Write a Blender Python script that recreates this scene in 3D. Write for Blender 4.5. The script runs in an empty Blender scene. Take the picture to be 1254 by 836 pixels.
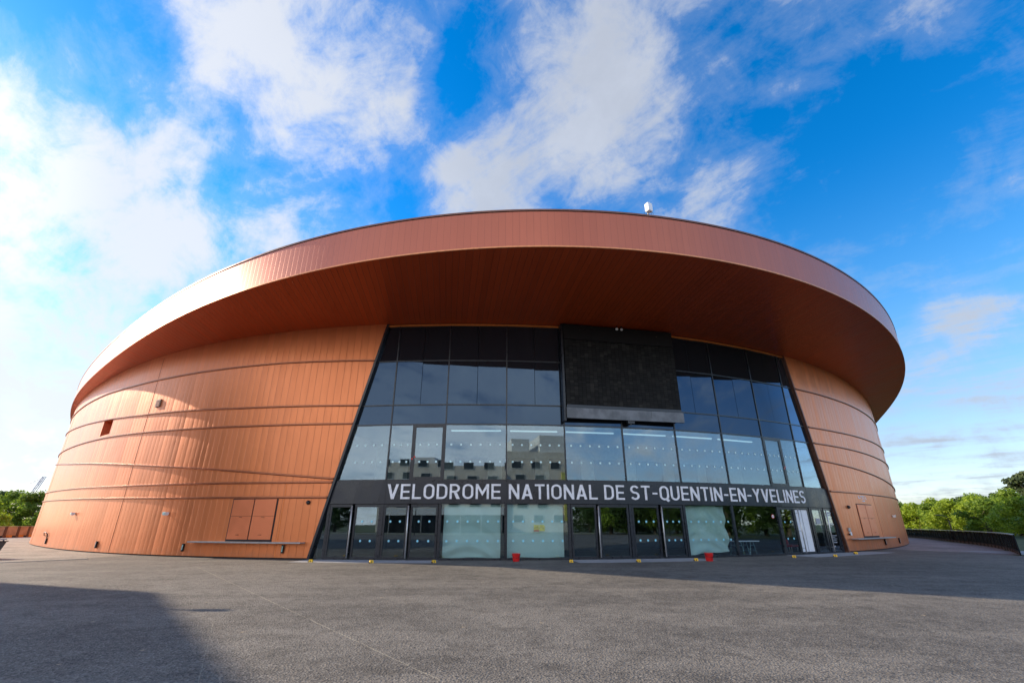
import bpy, bmesh, math, random
from mathutils import Vector, Matrix
R = math.radians
random.seed(7)
SC = bpy.context.scene
COL = SC.collection

# ------------------------------------------------------------------ camera
cam_d = bpy.data.cameras.new('camera'); cam = bpy.data.objects.new('camera', cam_d)
COL.objects.link(cam)
cam_d.sensor_width = 36.0; cam_d.sensor_fit = 'HORIZONTAL'
cam_d.lens = 569.0 / 1254.0 * 36.0
cam_d.clip_start = 0.1; cam_d.clip_end = 6000
cam.location = (0, 0, 1.65); cam.rotation_euler = (math.pi / 2 + 0.375, 0, 0)
SC.camera = cam

# ------------------------------------------------------------------ plan curves of the building
C0 = (-4.0, 85.0)
WC = [60.983, -6.287, -1.734, 3.934, 1.826, 0.354, -0.463, 0.275, 0.233, 0.275, 0.226, 0.136, -0.018, -0.005, -0.022, -0.053, -0.068, -0.071, -0.034]
FC = [65.446, -7.458, -0.799, 4.875, 1.662, 2.409, 0.408, 1.143, 1.15, 0.582, 0.543, 0.079, 0.099, 0.023, 0.054, 0.072, 0.048, 0.124, 0.082]
def rad(c, ph):
    r = c[0]
    for k in range(1, (len(c) - 1) // 2 + 1):
        r += c[2 * k - 1] * math.cos(k * ph) + c[2 * k] * math.sin(k * ph)
    return r
def plan(c, ph, d=0.0):
    r = rad(c, ph) + d
    return (C0[0] + r * math.sin(ph), C0[1] - r * math.cos(ph))
NW = 7200
WP = [plan(WC, -math.pi + 2 * math.pi * i / NW) for i in range(NW)]
SEG = [math.dist(WP[i], WP[(i + 1) % NW]) for i in range(NW)]
PER = sum(SEG)
SS = [0.0]
for v in SEG[:-1]: SS.append(SS[-1] + v)
S0 = SS[NW // 2]
SS = [v - S0 for v in SS]
import bisect
def wat(s):                      # point and outward normal of the wall at arc length s (0 = nearest the entrance axis)
    while s < SS[0]: s += PER
    while s >= SS[0] + PER: s -= PER
    i = bisect.bisect_right(SS, s) - 1
    u = (s - SS[i]) / SEG[i]
    a, b = WP[i], WP[(i + 1) % NW]
    t = (WP[(i + 2) % NW][0] - WP[i - 1][0], WP[(i + 2) % NW][1] - WP[i - 1][1])
    l = math.hypot(*t)
    return a[0] + (b[0] - a[0]) * u, a[1] + (b[1] - a[1]) * u, t[1] / l, -t[0] / l
def W(s, z, off=0.0):
    x, y, nx, ny = wat(s)
    return (x + nx * off, y + ny * off, z)
def edge_l(z): return -6.39 + z * 0.2313
def edge_r(z): return 26.81 - z * 0.2015

# ------------------------------------------------------------------ scene helpers
class MB:
    def __init__(s): s.v = []; s.f = []; s.uv = []; s.m = []; s.cm = 0
    def face(s, pts, uvs=None):
        b = len(s.v); s.v += [tuple(p) for p in pts]
        s.f.append(tuple(range(b, b + len(pts)))); s.uv.append(uvs); s.m.append(s.cm)
    def hexa(s, a, b):           # two quads (same winding), a outward face, b the inner one
        s.face(a); s.face(b[::-1])
        n = len(a)
        for i in range(n):
            j = (i + 1) % n
            s.face([a[j], a[i], b[i], b[j]])
    def box(s, lo, hi, M=None):
        x0, y0, z0 = lo; x1, y1, z1 = hi
        P = [(x0, y0, z0), (x1, y0, z0), (x1, y1, z0), (x0, y1, z0), (x0, y0, z1), (x1, y0, z1), (x1, y1, z1), (x0, y1, z1)]
        if M: P = [tuple(M @ Vector(p)) for p in P]
        for q in ((0, 3, 2, 1), (4, 5, 6, 7), (0, 1, 5, 4), (1, 2, 6, 5), (2, 3, 7, 6), (3, 0, 4, 7)):
            s.face([P[i] for i in q])
    def wbox(s, s0, s1, z0, z1, o0, o1, n=1, slant=None):   # a box lying on the wall, o0..o1 in front of it
        for k in range(n):
            a = s0 + (s1 - s0) * k / n; b = s0 + (s1 - s0) * (k + 1) / n
            A = [W(a, z0, o1), W(b, z0, o1), W(b, z1, o1), W(a, z1, o1)]
            B = [W(a, z0, o0), W(b, z0, o0), W(b, z1, o0), W(a, z1, o0)]
            s.face(A, [(a, z0), (b, z0), (b, z1), (a, z1)]); s.face(B[::-1])
            s.face([A[1], A[0], B[0], B[1]]); s.face([A[3], A[2], B[2], B[3]])
            if k == 0: s.face([A[0], A[3], B[3], B[0]])
            if k == n - 1: s.face([A[2], A[1], B[1], B[2]])
    def wpoly(s, pts, o0, o1):   # polygon given as (s, z), extruded from o0 to o1
        A = [W(a, z, o1) for a, z in pts]; B = [W(a, z, o0) for a, z in pts]
        s.hexa(A, B)
    def fpoly(s, pts, sa, sb, o0, o1):   # the same on the flat facet between sa and sb
        xa, ya, nxa, nya = wat(sa); xb, yb, nxb, nyb = wat(sb)
        nx, ny = nxa + nxb, nya + nyb; l = math.hypot(nx, ny); nx /= l; ny /= l
        def q(a, z, o):
            u = (a - sa) / (sb - sa); return (xa + (xb - xa) * u + nx * o, ya + (yb - ya) * u + ny * o, z)
        s.hexa([q(a, z, o1) for a, z in pts], [q(a, z, o0) for a, z in pts])
    def tube(s, pts, r, n=8, cap=True):
        pts = [Vector(p) for p in pts]; rs = r if isinstance(r, (list, tuple)) else [r] * len(pts)
        rings = []
        for i, p in enumerate(pts):
            d = (pts[min(i + 1, len(pts) - 1)] - pts[max(i - 1, 0)]).normalized()
            up = Vector((0, 0, 1)) if abs(d.z) < 0.9 else Vector((1, 0, 0))
            a = d.cross(up).normalized(); b = d.cross(a)
            rings.append([p + (a * math.cos(2 * math.pi * k / n) + b * math.sin(2 * math.pi * k / n)) * rs[i] for k in range(n)])
        for i in range(len(rings) - 1):
            for k in range(n):
                l = (k + 1) % n
                s.face([rings[i][k], rings[i + 1][k], rings[i + 1][l], rings[i][l]])
        if cap: s.face(rings[0]); s.face(rings[-1][::-1])
    def lathe(s, prof, n=20, o=(0, 0, 0)):   # prof: (r, z)
        for i in range(len(prof) - 1):
            for k in range(n):
                a = 2 * math.pi * k / n; b = 2 * math.pi * (k + 1) / n
                (r0, z0), (r1, z1) = prof[i], prof[i + 1]
                q = [(o[0] + r0 * math.cos(a), o[1] + r0 * math.sin(a), o[2] + z0), (o[0] + r0 * math.cos(b), o[1] + r0 * math.sin(b), o[2] + z0),
                     (o[0] + r1 * math.cos(b), o[1] + r1 * math.sin(b), o[2] + z1), (o[0] + r1 * math.cos(a), o[1] + r1 * math.sin(a), o[2] + z1)]
                if r0 < 1e-6: q = q[1:] if False else [q[0], q[2], q[3]]
                elif r1 < 1e-6: q = q[:3]
                s.face(q)
    def build(s, name, mats, parent=None, smooth=False, weld=True, origin=None):
        me = bpy.data.meshes.new(name)
        o3 = origin or (0, 0, 0)
        me.from_pydata([(v[0] - o3[0], v[1] - o3[1], v[2] - o3[2]) for v in s.v], [], s.f)
        if any(u for u in s.uv):
            L = me.uv_layers.new(name='UVMap')
            for p, u in zip(me.polygons, s.uv):
                if u:
                    for li, c in zip(p.loop_indices, u): L.data[li].uv = c
        if not isinstance(mats, (list, tuple)): mats = [mats]
        for m in mats: me.materials.append(m)
        for p, mi in zip(me.polygons, s.m): p.material_index = mi
        if weld:
            bm = bmesh.new(); bm.from_mesh(me); bmesh.ops.remove_doubles(bm, verts=bm.verts, dist=1e-5); bm.to_mesh(me); bm.free()
        if smooth:
            for p in me.polygons: p.use_smooth = True
        me.update()
        ob = bpy.data.objects.new(name, me); COL.objects.link(ob)
        if parent is not None:
            ob.parent = parent
            w = Vector((0, 0, 0)); q = parent
            while q is not None: w += q.location; q = q.parent
            ob.location = Vector(o3) - w
        else: ob.location = o3
        return ob
def empty(name, loc, label, cat, group=None):
    o = bpy.data.objects.new(name, None); o.empty_display_size = 0.3; COL.objects.link(o); o.location = loc
    return tag(o, label, cat, group)
def tag(o, label, cat, group=None):
    o['label'] = label; o['category'] = cat
    if group: o['group'] = group
    return o
def kind(o, k): o['kind'] = k; return o
def dup(root, loc, rotz=None, scale=None, label=None, group=None):
    r = root.copy(); COL.objects.link(r); r.location = loc
    if rotz is not None: r.rotation_euler = (0, 0, rotz)
    if scale is not None: r.scale = scale if isinstance(scale, tuple) else (scale,) * 3
    if label: r['label'] = label
    if group: r['group'] = group
    for c in list(root.children):
        d = c.copy(); COL.objects.link(d); d.parent = r
        for g in list(c.children):
            e = g.copy(); COL.objects.link(e); e.parent = d
    return r

# ------------------------------------------------------------------ materials
class NT:
    def __init__(s, name):
        s.mat = bpy.data.materials.new(name); s.mat.use_nodes = True
        s.t = s.mat.node_tree; s.t.nodes.clear()
        s.out = s.n('ShaderNodeOutputMaterial')
    def n(s, typ, **k):
        x = s.t.nodes.new(typ)
        for a, b in k.items():
            if a.startswith('i_'):
                x.inputs[int(a[2:]) if a[2:].isdigit() else a[2:].replace('_', ' ')].default_value = b
            else: setattr(x, a, b)
        return x
    def l(s, a, b): s.t.links.new(a, b)
    def val(s, x, sock):
        if isinstance(x, (int, float)): sock.default_value = x
        else: s.l(x, sock)
    def math(s, op, a, b=None, c=None, clamp=False):
        x = s.n('ShaderNodeMath', operation=op, use_clamp=clamp)
        for i, q in enumerate((a, b, c)):
            if q is not None: s.val(q, x.inputs[i])
        return x.outputs[0]
    def mix(s, f, a, b, blend='MIX'):
        x = s.n('ShaderNodeMix', data_type='RGBA', blend_type=blend)
        s.val(f, x.inputs[0])
        for q, sock in ((a, x.inputs[6]), (b, x.inputs[7])):
            if isinstance(q, tuple): sock.default_value = (*q, 1) if len(q) == 3 else q
            else: s.l(q, sock)
        return x.outputs[2]
    def noise(s, vec, scale, detail=4, rough=0.55, dist=0.0):
        x = s.n('ShaderNodeTexNoise'); x.inputs['Scale'].default_value = scale; x.inputs['Detail'].default_value = detail
        x.inputs['Roughness'].default_value = rough; x.inputs['Distortion'].default_value = dist
        if vec is not None: s.l(vec, x.inputs['Vector'])
        return x.outputs['Fac']
    def ramp(s, f, lo, hi, a=0.0, b=1.0, smooth=True):
        x = s.n('ShaderNodeMapRange', interpolation_type='SMOOTHSTEP' if smooth else 'LINEAR')
        s.val(f, x.inputs[0])
        for i, q in ((1, lo), (2, hi), (3, a), (4, b)): x.inputs[i].default_value = q
        return x.outputs[0]
    def bsdf(s, **k):
        x = s.n('ShaderNodeBsdfPrincipled')
        for a, b in k.items():
            sock = x.inputs[a.replace('_', ' ')]
            if isinstance(b, tuple): sock.default_value = (*b, 1) if len(b) == 3 else b
            elif isinstance(b, (int, float)): sock.default_value = b
            else: s.l(b, sock)
        return x
    def done(s, sh): s.l(sh.outputs[0] if hasattr(sh, 'outputs') else sh, s.out.inputs[0]); return s.mat
    def bump(s, h, strength, dist, normal=None):
        x = s.n('ShaderNodeBump'); x.inputs['Strength'].default_value = strength; x.inputs['Distance'].default_value = dist
        s.l(h, x.inputs['Height'])
        if normal is not None: s.l(normal, x.inputs['Normal'])
        return x.outputs[0]

def plain(name, col, rough=0.5, metal=0.0, var=0.12, nscale=6.0, bump=0.0, spec=0.5):
    t = NT(name); tc = t.n('ShaderNodeTexCoord').outputs['Object']
    n = t.noise(tc, nscale, 5)
    c = t.mix(t.ramp(n, 0.3, 0.7), tuple(max(0, v * (1 - var)) for v in col), tuple(min(1, v * (1 + var)) for v in col))
    k = dict(Base_Color=c, Roughness=t.ramp(n, 0.3, 0.7, max(0.02, rough - 0.06), min(1, rough + 0.06)), Metallic=metal)
    k['Specular_IOR_Level'] = spec
    if bump: k['Normal'] = t.bump(t.noise(tc, nscale * 6, 3), 0.4, bump)
    return t.done(t.bsdf(**k))

def cladding(name, width, base, metal=0.55, rough=0.36, tilt=0.010, line=0.35, horiz=None, dirt=True, rv=0.06, cv=0.03, coat=0.22, gd=0.012):
    # copper coloured sheet metal in narrow standing-seam strips; the UVs are metres along and up the wall
    t = NT(name)
    uv = t.n('ShaderNodeUVMap').outputs[0]
    sx = t.n('ShaderNodeSeparateXYZ'); t.l(uv, sx.inputs[0])
    u = t.math('DIVIDE', sx.outputs[0], width)
    cell = t.math('FLOOR', u); fr = t.math('FRACT', u)
    wn = t.n('ShaderNodeTexWhiteNoise', noise_dimensions='1D'); t.l(cell, wn.inputs['W'])
    rnd = wn.outputs['Value']
    d = t.math('MINIMUM', fr, t.math('SUBTRACT', 1.0, fr))             # distance to the seam
    groove = t.ramp(d, 0.0, 0.045, 1.0, 0.0)
    # slight dishing and tilt of each strip
    dish = t.math('MULTIPLY', t.math('MULTIPLY', fr, t.math('SUBTRACT', 1.0, fr)), tilt * 1.4)
    til = t.math('MULTIPLY', t.math('MULTIPLY', t.math('SUBTRACT', rnd, 0.5), fr), tilt * 2.0)
    tc = t.n('ShaderNodeTexCoord').outputs['Object']
    wav = t.math('MULTIPLY', t.noise(tc, 0.9, 2), tilt * 1.2)
    h = t.math('SUBTRACT', t.math('ADD', t.math('ADD', dish, til), wav), t.math('MULTIPLY', groove, gd))
    nrm = t.bump(h, 1.0, 1.0)
    big = t.noise(tc, 0.35, 4)
    # vertical rain streaks
    mp = t.n('ShaderNodeMapping'); t.l(uv, mp.inputs[0]); mp.inputs['Scale'].default_value = (2.2, 0.3, 1)
    st = t.noise(mp.outputs[0], 2.0, 5, 0.6)
    c0 = tuple(v * (1 - cv) for v in base); c1 = tuple(min(1, v * (1 + cv)) for v in base)
    c = t.mix(rnd, c0, c1)
    c = t.mix(t.math('MULTIPLY', t.ramp(st, 0.5, 0.8), 0.10), c, tuple(v * 0.8 for v in base))
    c = t.mix(t.math('MULTIPLY', t.ramp(big, 0.45, 0.8), 0.22), c, (base[0] * 1.02, base[1] * 1.15, base[2] * 1.3))
    if dirt:
        lo = t.ramp(sx.outputs[1], 0.0, 0.55, 0.30, 0.0)
        c = t.mix(t.math('MULTIPLY', lo, t.ramp(t.noise(tc, 2.5, 5), 0.35, 0.7)), c, (0.30, 0.20, 0.15))
        pale = t.ramp(t.noise(mp.outputs[0], 1.1, 6, 0.7), 0.68, 0.80)
        c = t.mix(t.math('MULTIPLY', pale, 0.16), c, (0.72, 0.50, 0.38))
    c = t.mix(t.math('MULTIPLY', groove, line), c, tuple(v * 0.35 for v in base))
    r = t.math('ADD', t.ramp(st, 0.3, 0.8, rough - 0.03, rough + 0.04), t.math('MULTIPLY', t.math('SUBTRACT', rnd, 0.5), rv))
    return t.done(t.bsdf(Base_Color=c, Metallic=metal, Roughness=r, Normal=nrm, Coat_Weight=coat, Specular_IOR_Level=0.35, Coat_Roughness=0.16))

COPPER = (0.70, 0.222, 0.082)
M_clad = cladding('copper_cladding', 0.43, COPPER, metal=0.58, rough=0.42, tilt=0.014, coat=0.12, line=0.17, cv=0.06, gd=0.007)
M_fascia = cladding('copper_fascia', 0.31, (0.48, 0.137, 0.076), metal=0.5, rough=0.38, tilt=0.0005, dirt=False, coat=0.14, gd=0.002, rv=0.02)  # same copper as the walls, darkened to offset the stronger sky light on it
M_soffit = cladding('copper_soffit', 0.30, (0.52, 0.075, 0.015), metal=0.3, rough=0.38, tilt=0.002, line=0.85, dirt=False, rv=0.05, cv=0.07, coat=0.1)  # redder than the walls: light bounced between copper faces is put into the colour
M_rail = plain('seam_metal', (0.36, 0.125, 0.06), 0.34, 0.5)
M_drip = plain('bright_copper_trim', (0.72, 0.27, 0.11), 0.35, 0.45)
M_orange = plain('orange_trim', (0.80, 0.24, 0.05), 0.4, 0.2)
M_coping = plain('coping_metal', (0.20, 0.09, 0.06), 0.35, 0.6)
M_shutter = plain('shutter_paint', (0.70, 0.205, 0.085), 0.38, 0.4, var=0.03, nscale=1.5)
M_gap = plain('dark_gap', (0.012, 0.012, 0.014), 0.7)
M_frame = plain('anthracite_frame', (0.014, 0.017, 0.024), 0.32, 0.0)
M_band = plain('anthracite_panel', (0.013, 0.017, 0.026), 0.30, 0.0, nscale=1.2)
M_letter = plain('letter_paint', (0.80, 0.80, 0.84), 0.45)
M_steel = plain('brushed_steel', (0.60, 0.59, 0.57), 0.42, 0.7)
M_galv = plain('grey_metal', (0.36, 0.37, 0.38), 0.45, 0.5)
M_black = plain('black_plastic', (0.012, 0.013, 0.016), 0.28)
M_white = plain('white_paint', (0.78, 0.79, 0.82), 0.4, var=0.04)
M_dot = plain('blue_dot', (0.68, 0.94, 0.98), 0.5)
M_dot2 = plain('door_dot', (0.28, 0.66, 0.80), 0.5)
M_roof = plain('roof_membrane', (0.22, 0.22, 0.22), 0.8)
M_red = plain('red_plastic', (0.62, 0.012, 0.012), 0.35)
M_yellow = plain('yellow_plastic', (0.85, 0.50, 0.01), 0.4)
M_screen_frame = plain('weathered_screen_panel', (0.14, 0.15, 0.168), 0.45, 0.3, var=0.35, nscale=1.6)
M_conc = plain('pale_concrete', (0.33, 0.33, 0.34), 0.8, var=0.15, nscale=2.5, bump=0.004)

def m_glass(name, refl, tint, rough=0.003):
    t = NT(name)
    tr = t.n('ShaderNodeBsdfTransparent'); tr.inputs[0].default_value = (*tint, 1)
    gl = t.n('ShaderNodeBsdfGlossy'); gl.inputs['Roughness'].default_value = rough; gl.inputs['Color'].default_value = (0.68, 0.85, 1.0, 1)
    lw = t.n('ShaderNodeLayerWeight'); lw.inputs['Blend'].default_value = 0.5
    f = t.ramp(lw.outputs['Facing'], 0.45, 1.0, refl, 0.95, smooth=False)
    mx = t.n('ShaderNodeMixShader'); t.l(f, mx.inputs[0]); t.l(tr.outputs[0], mx.inputs[1]); t.l(gl.outputs[0], mx.inputs[2])
    return t.done(mx)
M_glass = m_glass('clear_glass', 0.12, (0.80, 0.86, 0.86))
M_glass_low = m_glass('door_glass', 0.11, (0.86, 0.92, 0.92))
def m_spandrel():
    t = NT('dark_spandrel_glass')
    tc = t.n('ShaderNodeTexCoord').outputs['Object']
    df = t.n('ShaderNodeBsdfDiffuse'); df.inputs[0].default_value = (0.012, 0.014, 0.019, 1)
    gl = t.n('ShaderNodeBsdfGlossy'); gl.inputs['Roughness'].default_value = 0.02; gl.inputs['Color'].default_value = (0.42, 0.66, 1.0, 1)
    t.l(t.bump(t.noise(tc, 0.5, 2), 0.5, 0.004), gl.inputs['Normal'])
    lw = t.n('ShaderNodeLayerWeight'); lw.inputs['Blend'].default_value = 0.5
    f = t.ramp(lw.outputs['Facing'], 0.45, 1.0, 0.075, 0.9, smooth=False)
    mx = t.n('ShaderNodeMixShader'); t.l(f, mx.inputs[0]); t.l(df.outputs[0], mx.inputs[1]); t.l(gl.outputs[0], mx.inputs[2])
    return t.done(mx)
M_spandrel = m_spandrel()

def m_sheet():
    t = NT('hanging_cloth'); tc = t.n('ShaderNodeTexCoord').outputs['Object']
    c = t.mix(t.noise(tc, 1.3, 4), (0.60, 0.74, 0.68), (0.68, 0.80, 0.74))
    return t.done(t.bsdf(Base_Color=c, Roughness=0.8))
M_sheet = m_sheet()

def m_screen():
    t = NT('led_tiles'); uv = t.n('ShaderNodeUVMap').outputs[0]
    br = t.n('ShaderNodeTexBrick'); t.l(uv, br.inputs['Vector'])
    br.offset = 0.0; br.inputs['Scale'].default_value = 1.0
    br.inputs['Brick Width'].default_value = 0.24; br.inputs['Row Height'].default_value = 0.12
    br.inputs['Mortar Size'].default_value = 0.014
    br.inputs['Color1'].default_value = (0.008, 0.008, 0.009, 1); br.inputs['Color2'].default_value = (0.017, 0.017, 0.018, 1)
    br.inputs['Mortar'].default_value = (0.001, 0.001, 0.001, 1)
    sn = t.n('ShaderNodeVectorMath', operation='SNAP'); t.l(uv, sn.inputs[0]); sn.inputs[1].default_value = (0.24, 0.12, 1)
    big = t.noise(sn.outputs[0], 1.6, 5, 0.7)
    wn = t.n('ShaderNodeTexWhiteNoise', noise_dimensions='2D'); t.l(sn.outputs[0], wn.inputs['Vector'])
    f = t.math('MULTIPLY', t.ramp(big, 0.44, 0.66), wn.outputs['Value'])
    c = t.mix(t.math('MULTIPLY', f, 0.38), br.outputs['Color'], (0.07, 0.067, 0.060))
    return t.done(t.bsdf(Base_Color=c, Roughness=0.6, Specular_IOR_Level=0.15))
M_led = m_screen()
def m_splash():
    t = NT('bird_spattered_panel'); tc = t.n('ShaderNodeTexCoord').outputs['Object']
    mp = t.n('ShaderNodeMapping'); t.l(tc, mp.inputs[0]); mp.inputs['Scale'].default_value = (3, 3, 1.1)
    v = t.n('ShaderNodeTexVoronoi'); v.inputs['Scale'].default_value = 2.6; t.l(mp.outputs[0], v.inputs['Vector'])
    w = t.n('ShaderNodeTexVoronoi'); w.inputs['Scale'].default_value = 9.0; t.l(mp.outputs[0], w.inputs['Vector'])
    f = t.math('MULTIPLY', t.ramp(v.outputs['Distance'], 0.10, 0.16, 1, 0), t.ramp(w.outputs['Distance'], 0.2, 0.35, 1, 0))
    f = t.math('MULTIPLY', f, t.ramp(t.noise(tc, 2.0, 3), 0.42, 0.55))
    c = t.mix(f, (0.010, 0.010, 0.012), (0.42, 0.40, 0.30))
    return t.done(t.bsdf(Base_Color=c, Roughness=0.5, Specular_IOR_Level=0.2))
M_splash = m_splash()

def m_asphalt(name, dark, light, speck=0.5):
    t = NT(name); tc = t.n('ShaderNodeTexCoord').outputs['Object']
    big = t.noise(tc, 0.16, 6, 0.62)
    mp = t.n('ShaderNodeMapping'); t.l(tc, mp.inputs[0]); mp.inputs['Scale'].default_value = (0.35, 1.3, 1); mp.inputs['Rotation'].default_value = (0, 0, 0.12)
    streak = t.noise(mp.outputs[0], 0.5, 5, 0.6)
    fine = t.noise(tc, 55.0, 3, 0.7)
    mid = t.noise(tc, 9.0, 5, 0.65)
    vo = t.n('ShaderNodeTexVoronoi'); vo.inputs['Scale'].default_value = 34.0; t.l(tc, vo.inputs['Vector'])
    stone = t.n('ShaderNodeSeparateColor'); t.l(vo.outputs['Color'], stone.inputs[0])
    c = t.mix(t.ramp(t.math('ADD', t.math('MULTIPLY', big, 0.55), t.math('MULTIPLY', streak, 0.45)), 0.42, 0.57), tuple(v * 0.86 for v in dark), tuple(v * 1.10 for v in light))
    pt = t.noise(tc, 0.55, 6, 0.7, 0.6)
    c = t.mix(t.math('MULTIPLY', t.ramp(pt, 0.52, 0.66), 0.62), c, tuple(v * 0.55 for v in dark))
    c = t.mix(t.math('MULTIPLY', t.ramp(pt, 0.46, 0.34), 0.5), c, tuple(v * 1.35 for v in light))
    sp = t.n('ShaderNodeTexVoronoi'); sp.inputs['Scale'].default_value = 0.42; t.l(tc, sp.inputs['Vector'])
    c = t.mix(t.math('MULTIPLY', t.ramp(sp.outputs['Distance'], 0.03, 0.13, 1, 0), 0.5), c, tuple(v * 0.4 for v in dark))
    c = t.mix(t.math('MULTIPLY', t.ramp(fine, 0.35, 0.7), speck), c, tuple(v * 2.0 for v in light))
    c = t.mix(t.math('MULTIPLY', t.ramp(stone.outputs[0], 0.78, 0.9), speck * 0.9), c, (0.30, 0.27, 0.23))
    c = t.mix(t.math('MULTIPLY', t.ramp(stone.outputs[1], 0.74, 0.9), 0.55), c, (0.02, 0.02, 0.022))
    c = t.mix(t.math('MULTIPLY', t.ramp(mid, 0.52, 0.75), 0.35), c, tuple(v * 0.6 for v in dark))
    md = t.noise(tc, 1.7, 6, 0.7, 0.4)
    c = t.mix(t.math('MULTIPLY', t.ramp(md, 0.50, 0.64), 0.42), c, tuple(v * 0.6 for v in dark))
    c = t.mix(t.math('MULTIPLY', t.ramp(md, 0.46, 0.36), 0.28), c, tuple(v * 1.45 for v in light))
    fl = t.n('ShaderNodeTexVoronoi'); fl.inputs['Scale'].default_value = 1.6; t.l(tc, fl.inputs['Vector'])
    fs = t.n('ShaderNodeSeparateColor'); t.l(fl.outputs['Color'], fs.inputs[0])
    c = t.mix(t.math('MULTIPLY', t.ramp(fl.outputs['Distance'], 0.035, 0.07, 1, 0), t.ramp(fs.outputs[0], 0.55, 0.6)), c, (0.36, 0.28, 0.18))
    # repair seams between asphalt strips, broken up by noise
    xy = t.n('ShaderNodeSeparateXYZ'); t.l(tc, xy.inputs[0])
    wob = t.math('MULTIPLY', t.math('SUBTRACT', t.noise(tc, 3.0, 4), 0.5), 0.05)
    for (ax, ay, bx, by, w, k) in ((-13.3, 21.7, -0.7, 6.2, 0.017, 0.5), (-5.3, 9.5, -3.5, 6.2, 0.010, 0.3), (-5.0, 21.2, 9.8, 6.9, 0.016, 0.3), (-24, 18.0, 26.0, 14.5, 0.014, 0.12)):
        L = math.hypot(bx - ax, by - ay); nx, ny = -(by - ay) / L, (bx - ax) / L
        dd = t.math('ABSOLUTE', t.math('ADD', t.math('ADD', t.math('MULTIPLY', xy.outputs[0], nx), t.math('MULTIPLY', xy.outputs[1], ny)), t.math('ADD', wob, -(ax * nx + ay * ny))))
        al = t.math('ADD', t.math('MULTIPLY', xy.outputs[0], (bx - ax) / L), t.math('ADD', t.math('MULTIPLY', xy.outputs[1], (by - ay) / L), -(ax * (bx - ax) + ay * (by - ay)) / L))
        m = t.math('MULTIPLY', t.ramp(dd, w * 0.4, w, 1, 0), t.math('MULTIPLY', t.ramp(al, -1.0, 0.5), t.ramp(t.noise(tc, 2.3, 4), 0.30, 0.55, 0.25, 1.0)))
        c = t.mix(t.math('MULTIPLY', m, k), c, (0.40, 0.35, 0.26))
    h = t.math('ADD', t.math('MULTIPLY', fine, 0.5), t.math('MULTIPLY', vo.outputs['Distance'], 0.8))
    nrm = t.bump(h, 0.9, 0.018)
    return t.done(t.bsdf(Base_Color=c, Roughness=t.ramp(mid, 0.3, 0.7, 0.72, 0.92), Normal=nrm, Specular_IOR_Level=0.35))
M_asph = m_asphalt('plaza_asphalt', (0.087, 0.077, 0.066), (0.143, 0.127, 0.107), 0.55)
M_path_l = m_asphalt('beige_path', (0.24, 0.205, 0.165), (0.31, 0.265, 0.215), 0.25)
M_path_r = m_asphalt('mauve_path', (0.21, 0.175, 0.165), (0.28, 0.235, 0.22), 0.25)
M_road = m_asphalt('road_asphalt', (0.05, 0.05, 0.05), (0.075, 0.072, 0.07), 0.2)
def m_grass():
    t = NT('grass_ground'); tc = t.n('ShaderNodeTexCoord').outputs['Object']
    c = t.mix(t.ramp(t.noise(tc, 0.2, 6), 0.35, 0.65), (0.035, 0.06, 0.012), (0.09, 0.11, 0.03))
    c = t.mix(t.math('MULTIPLY', t.ramp(t.noise(tc, 14, 4), 0.4, 0.7), 0.5), c, (0.13, 0.13, 0.05))
    return t.done(t.bsdf(Base_Color=c, Roughness=0.9, Normal=t.bump(t.noise(tc, 20, 3), 0.8, 0.05)))
M_grass = m_grass()
def m_leaf(name, a, b, trans=0.5):
    t = NT(name); g = t.n('ShaderNodeNewGeometry').outputs['Random Per Island']
    oi = t.n('ShaderNodeObjectInfo').outputs['Random']
    tc = t.n('ShaderNodeTexCoord').outputs['Object']
    c = t.mix(g, a, b)
    c = t.mix(t.math('MULTIPLY', t.ramp(t.noise(tc, 0.6, 3), 0.4, 0.65), 0.5), c, tuple(min(1, v * 1.5) for v in b))
    c = t.mix(t.math('MULTIPLY', oi, 0.35), c, tuple(v * 0.6 for v in a))
    d = t.bsdf(Base_Color=c, Roughness=0.5, Specular_IOR_Level=0.35)
    tr = t.n('ShaderNodeBsdfTranslucent'); t.l(c, tr.inputs[0])
    mx = t.n('ShaderNodeMixShader'); mx.inputs[0].default_value = trans
    t.l(d.outputs[0], mx.inputs[1]); t.l(tr.outputs[0], mx.inputs[2])
    return t.done(mx)
M_leaf = [m_leaf('leaf_yellow_green', (0.17, 0.26, 0.018), (0.38, 0.46, 0.035)),
          m_leaf('leaf_mid_green', (0.10, 0.18, 0.02), (0.26, 0.36, 0.035)),
          m_leaf('leaf_dark_green', (0.035, 0.075, 0.016), (0.09, 0.15, 0.025)),
          m_leaf('needle_green', (0.03, 0.05, 0.018), (0.075, 0.10, 0.03), 0.25)]
M_bark = plain('bark', (0.10, 0.075, 0.05), 0.9, var=0.4, nscale=4, bump=0.02)

def m_mesh(name, col, opac, metal=0.2):
    t = NT(name); uv = t.n('ShaderNodeUVMap').outputs[0]
    sx = t.n('ShaderNodeSeparateXYZ'); t.l(uv, sx.inputs[0])
    d = t.bsdf(Base_Color=col, Roughness=0.9, Specular_IOR_Level=0.1)
    tr = t.n('ShaderNodeBsdfTransparent')
    mx = t.n('ShaderNodeMixShader'); mx.inputs[0].default_value = opac
    t.l(tr.outputs[0], mx.inputs[1]); t.l(d.outputs[0], mx.inputs[2])
    return t.done(mx)
M_netting = m_mesh('fine_black_netting', (0.014, 0.024, 0.034), 0.78)
M_corten_shade = plain('weathered_steel_shaded', (0.10, 0.07, 0.058), 0.7, 0.1, var=0.35, nscale=2.5)  # right fence base plates: the fence steel darkened as if in shade
M_corten_lit = plain('weathered_steel_sunlit', (0.55, 0.26, 0.05), 0.7, 0.1, var=0.35, nscale=2.5)  # left fence base plates: the same steel with sunlight put into its colour
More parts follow.
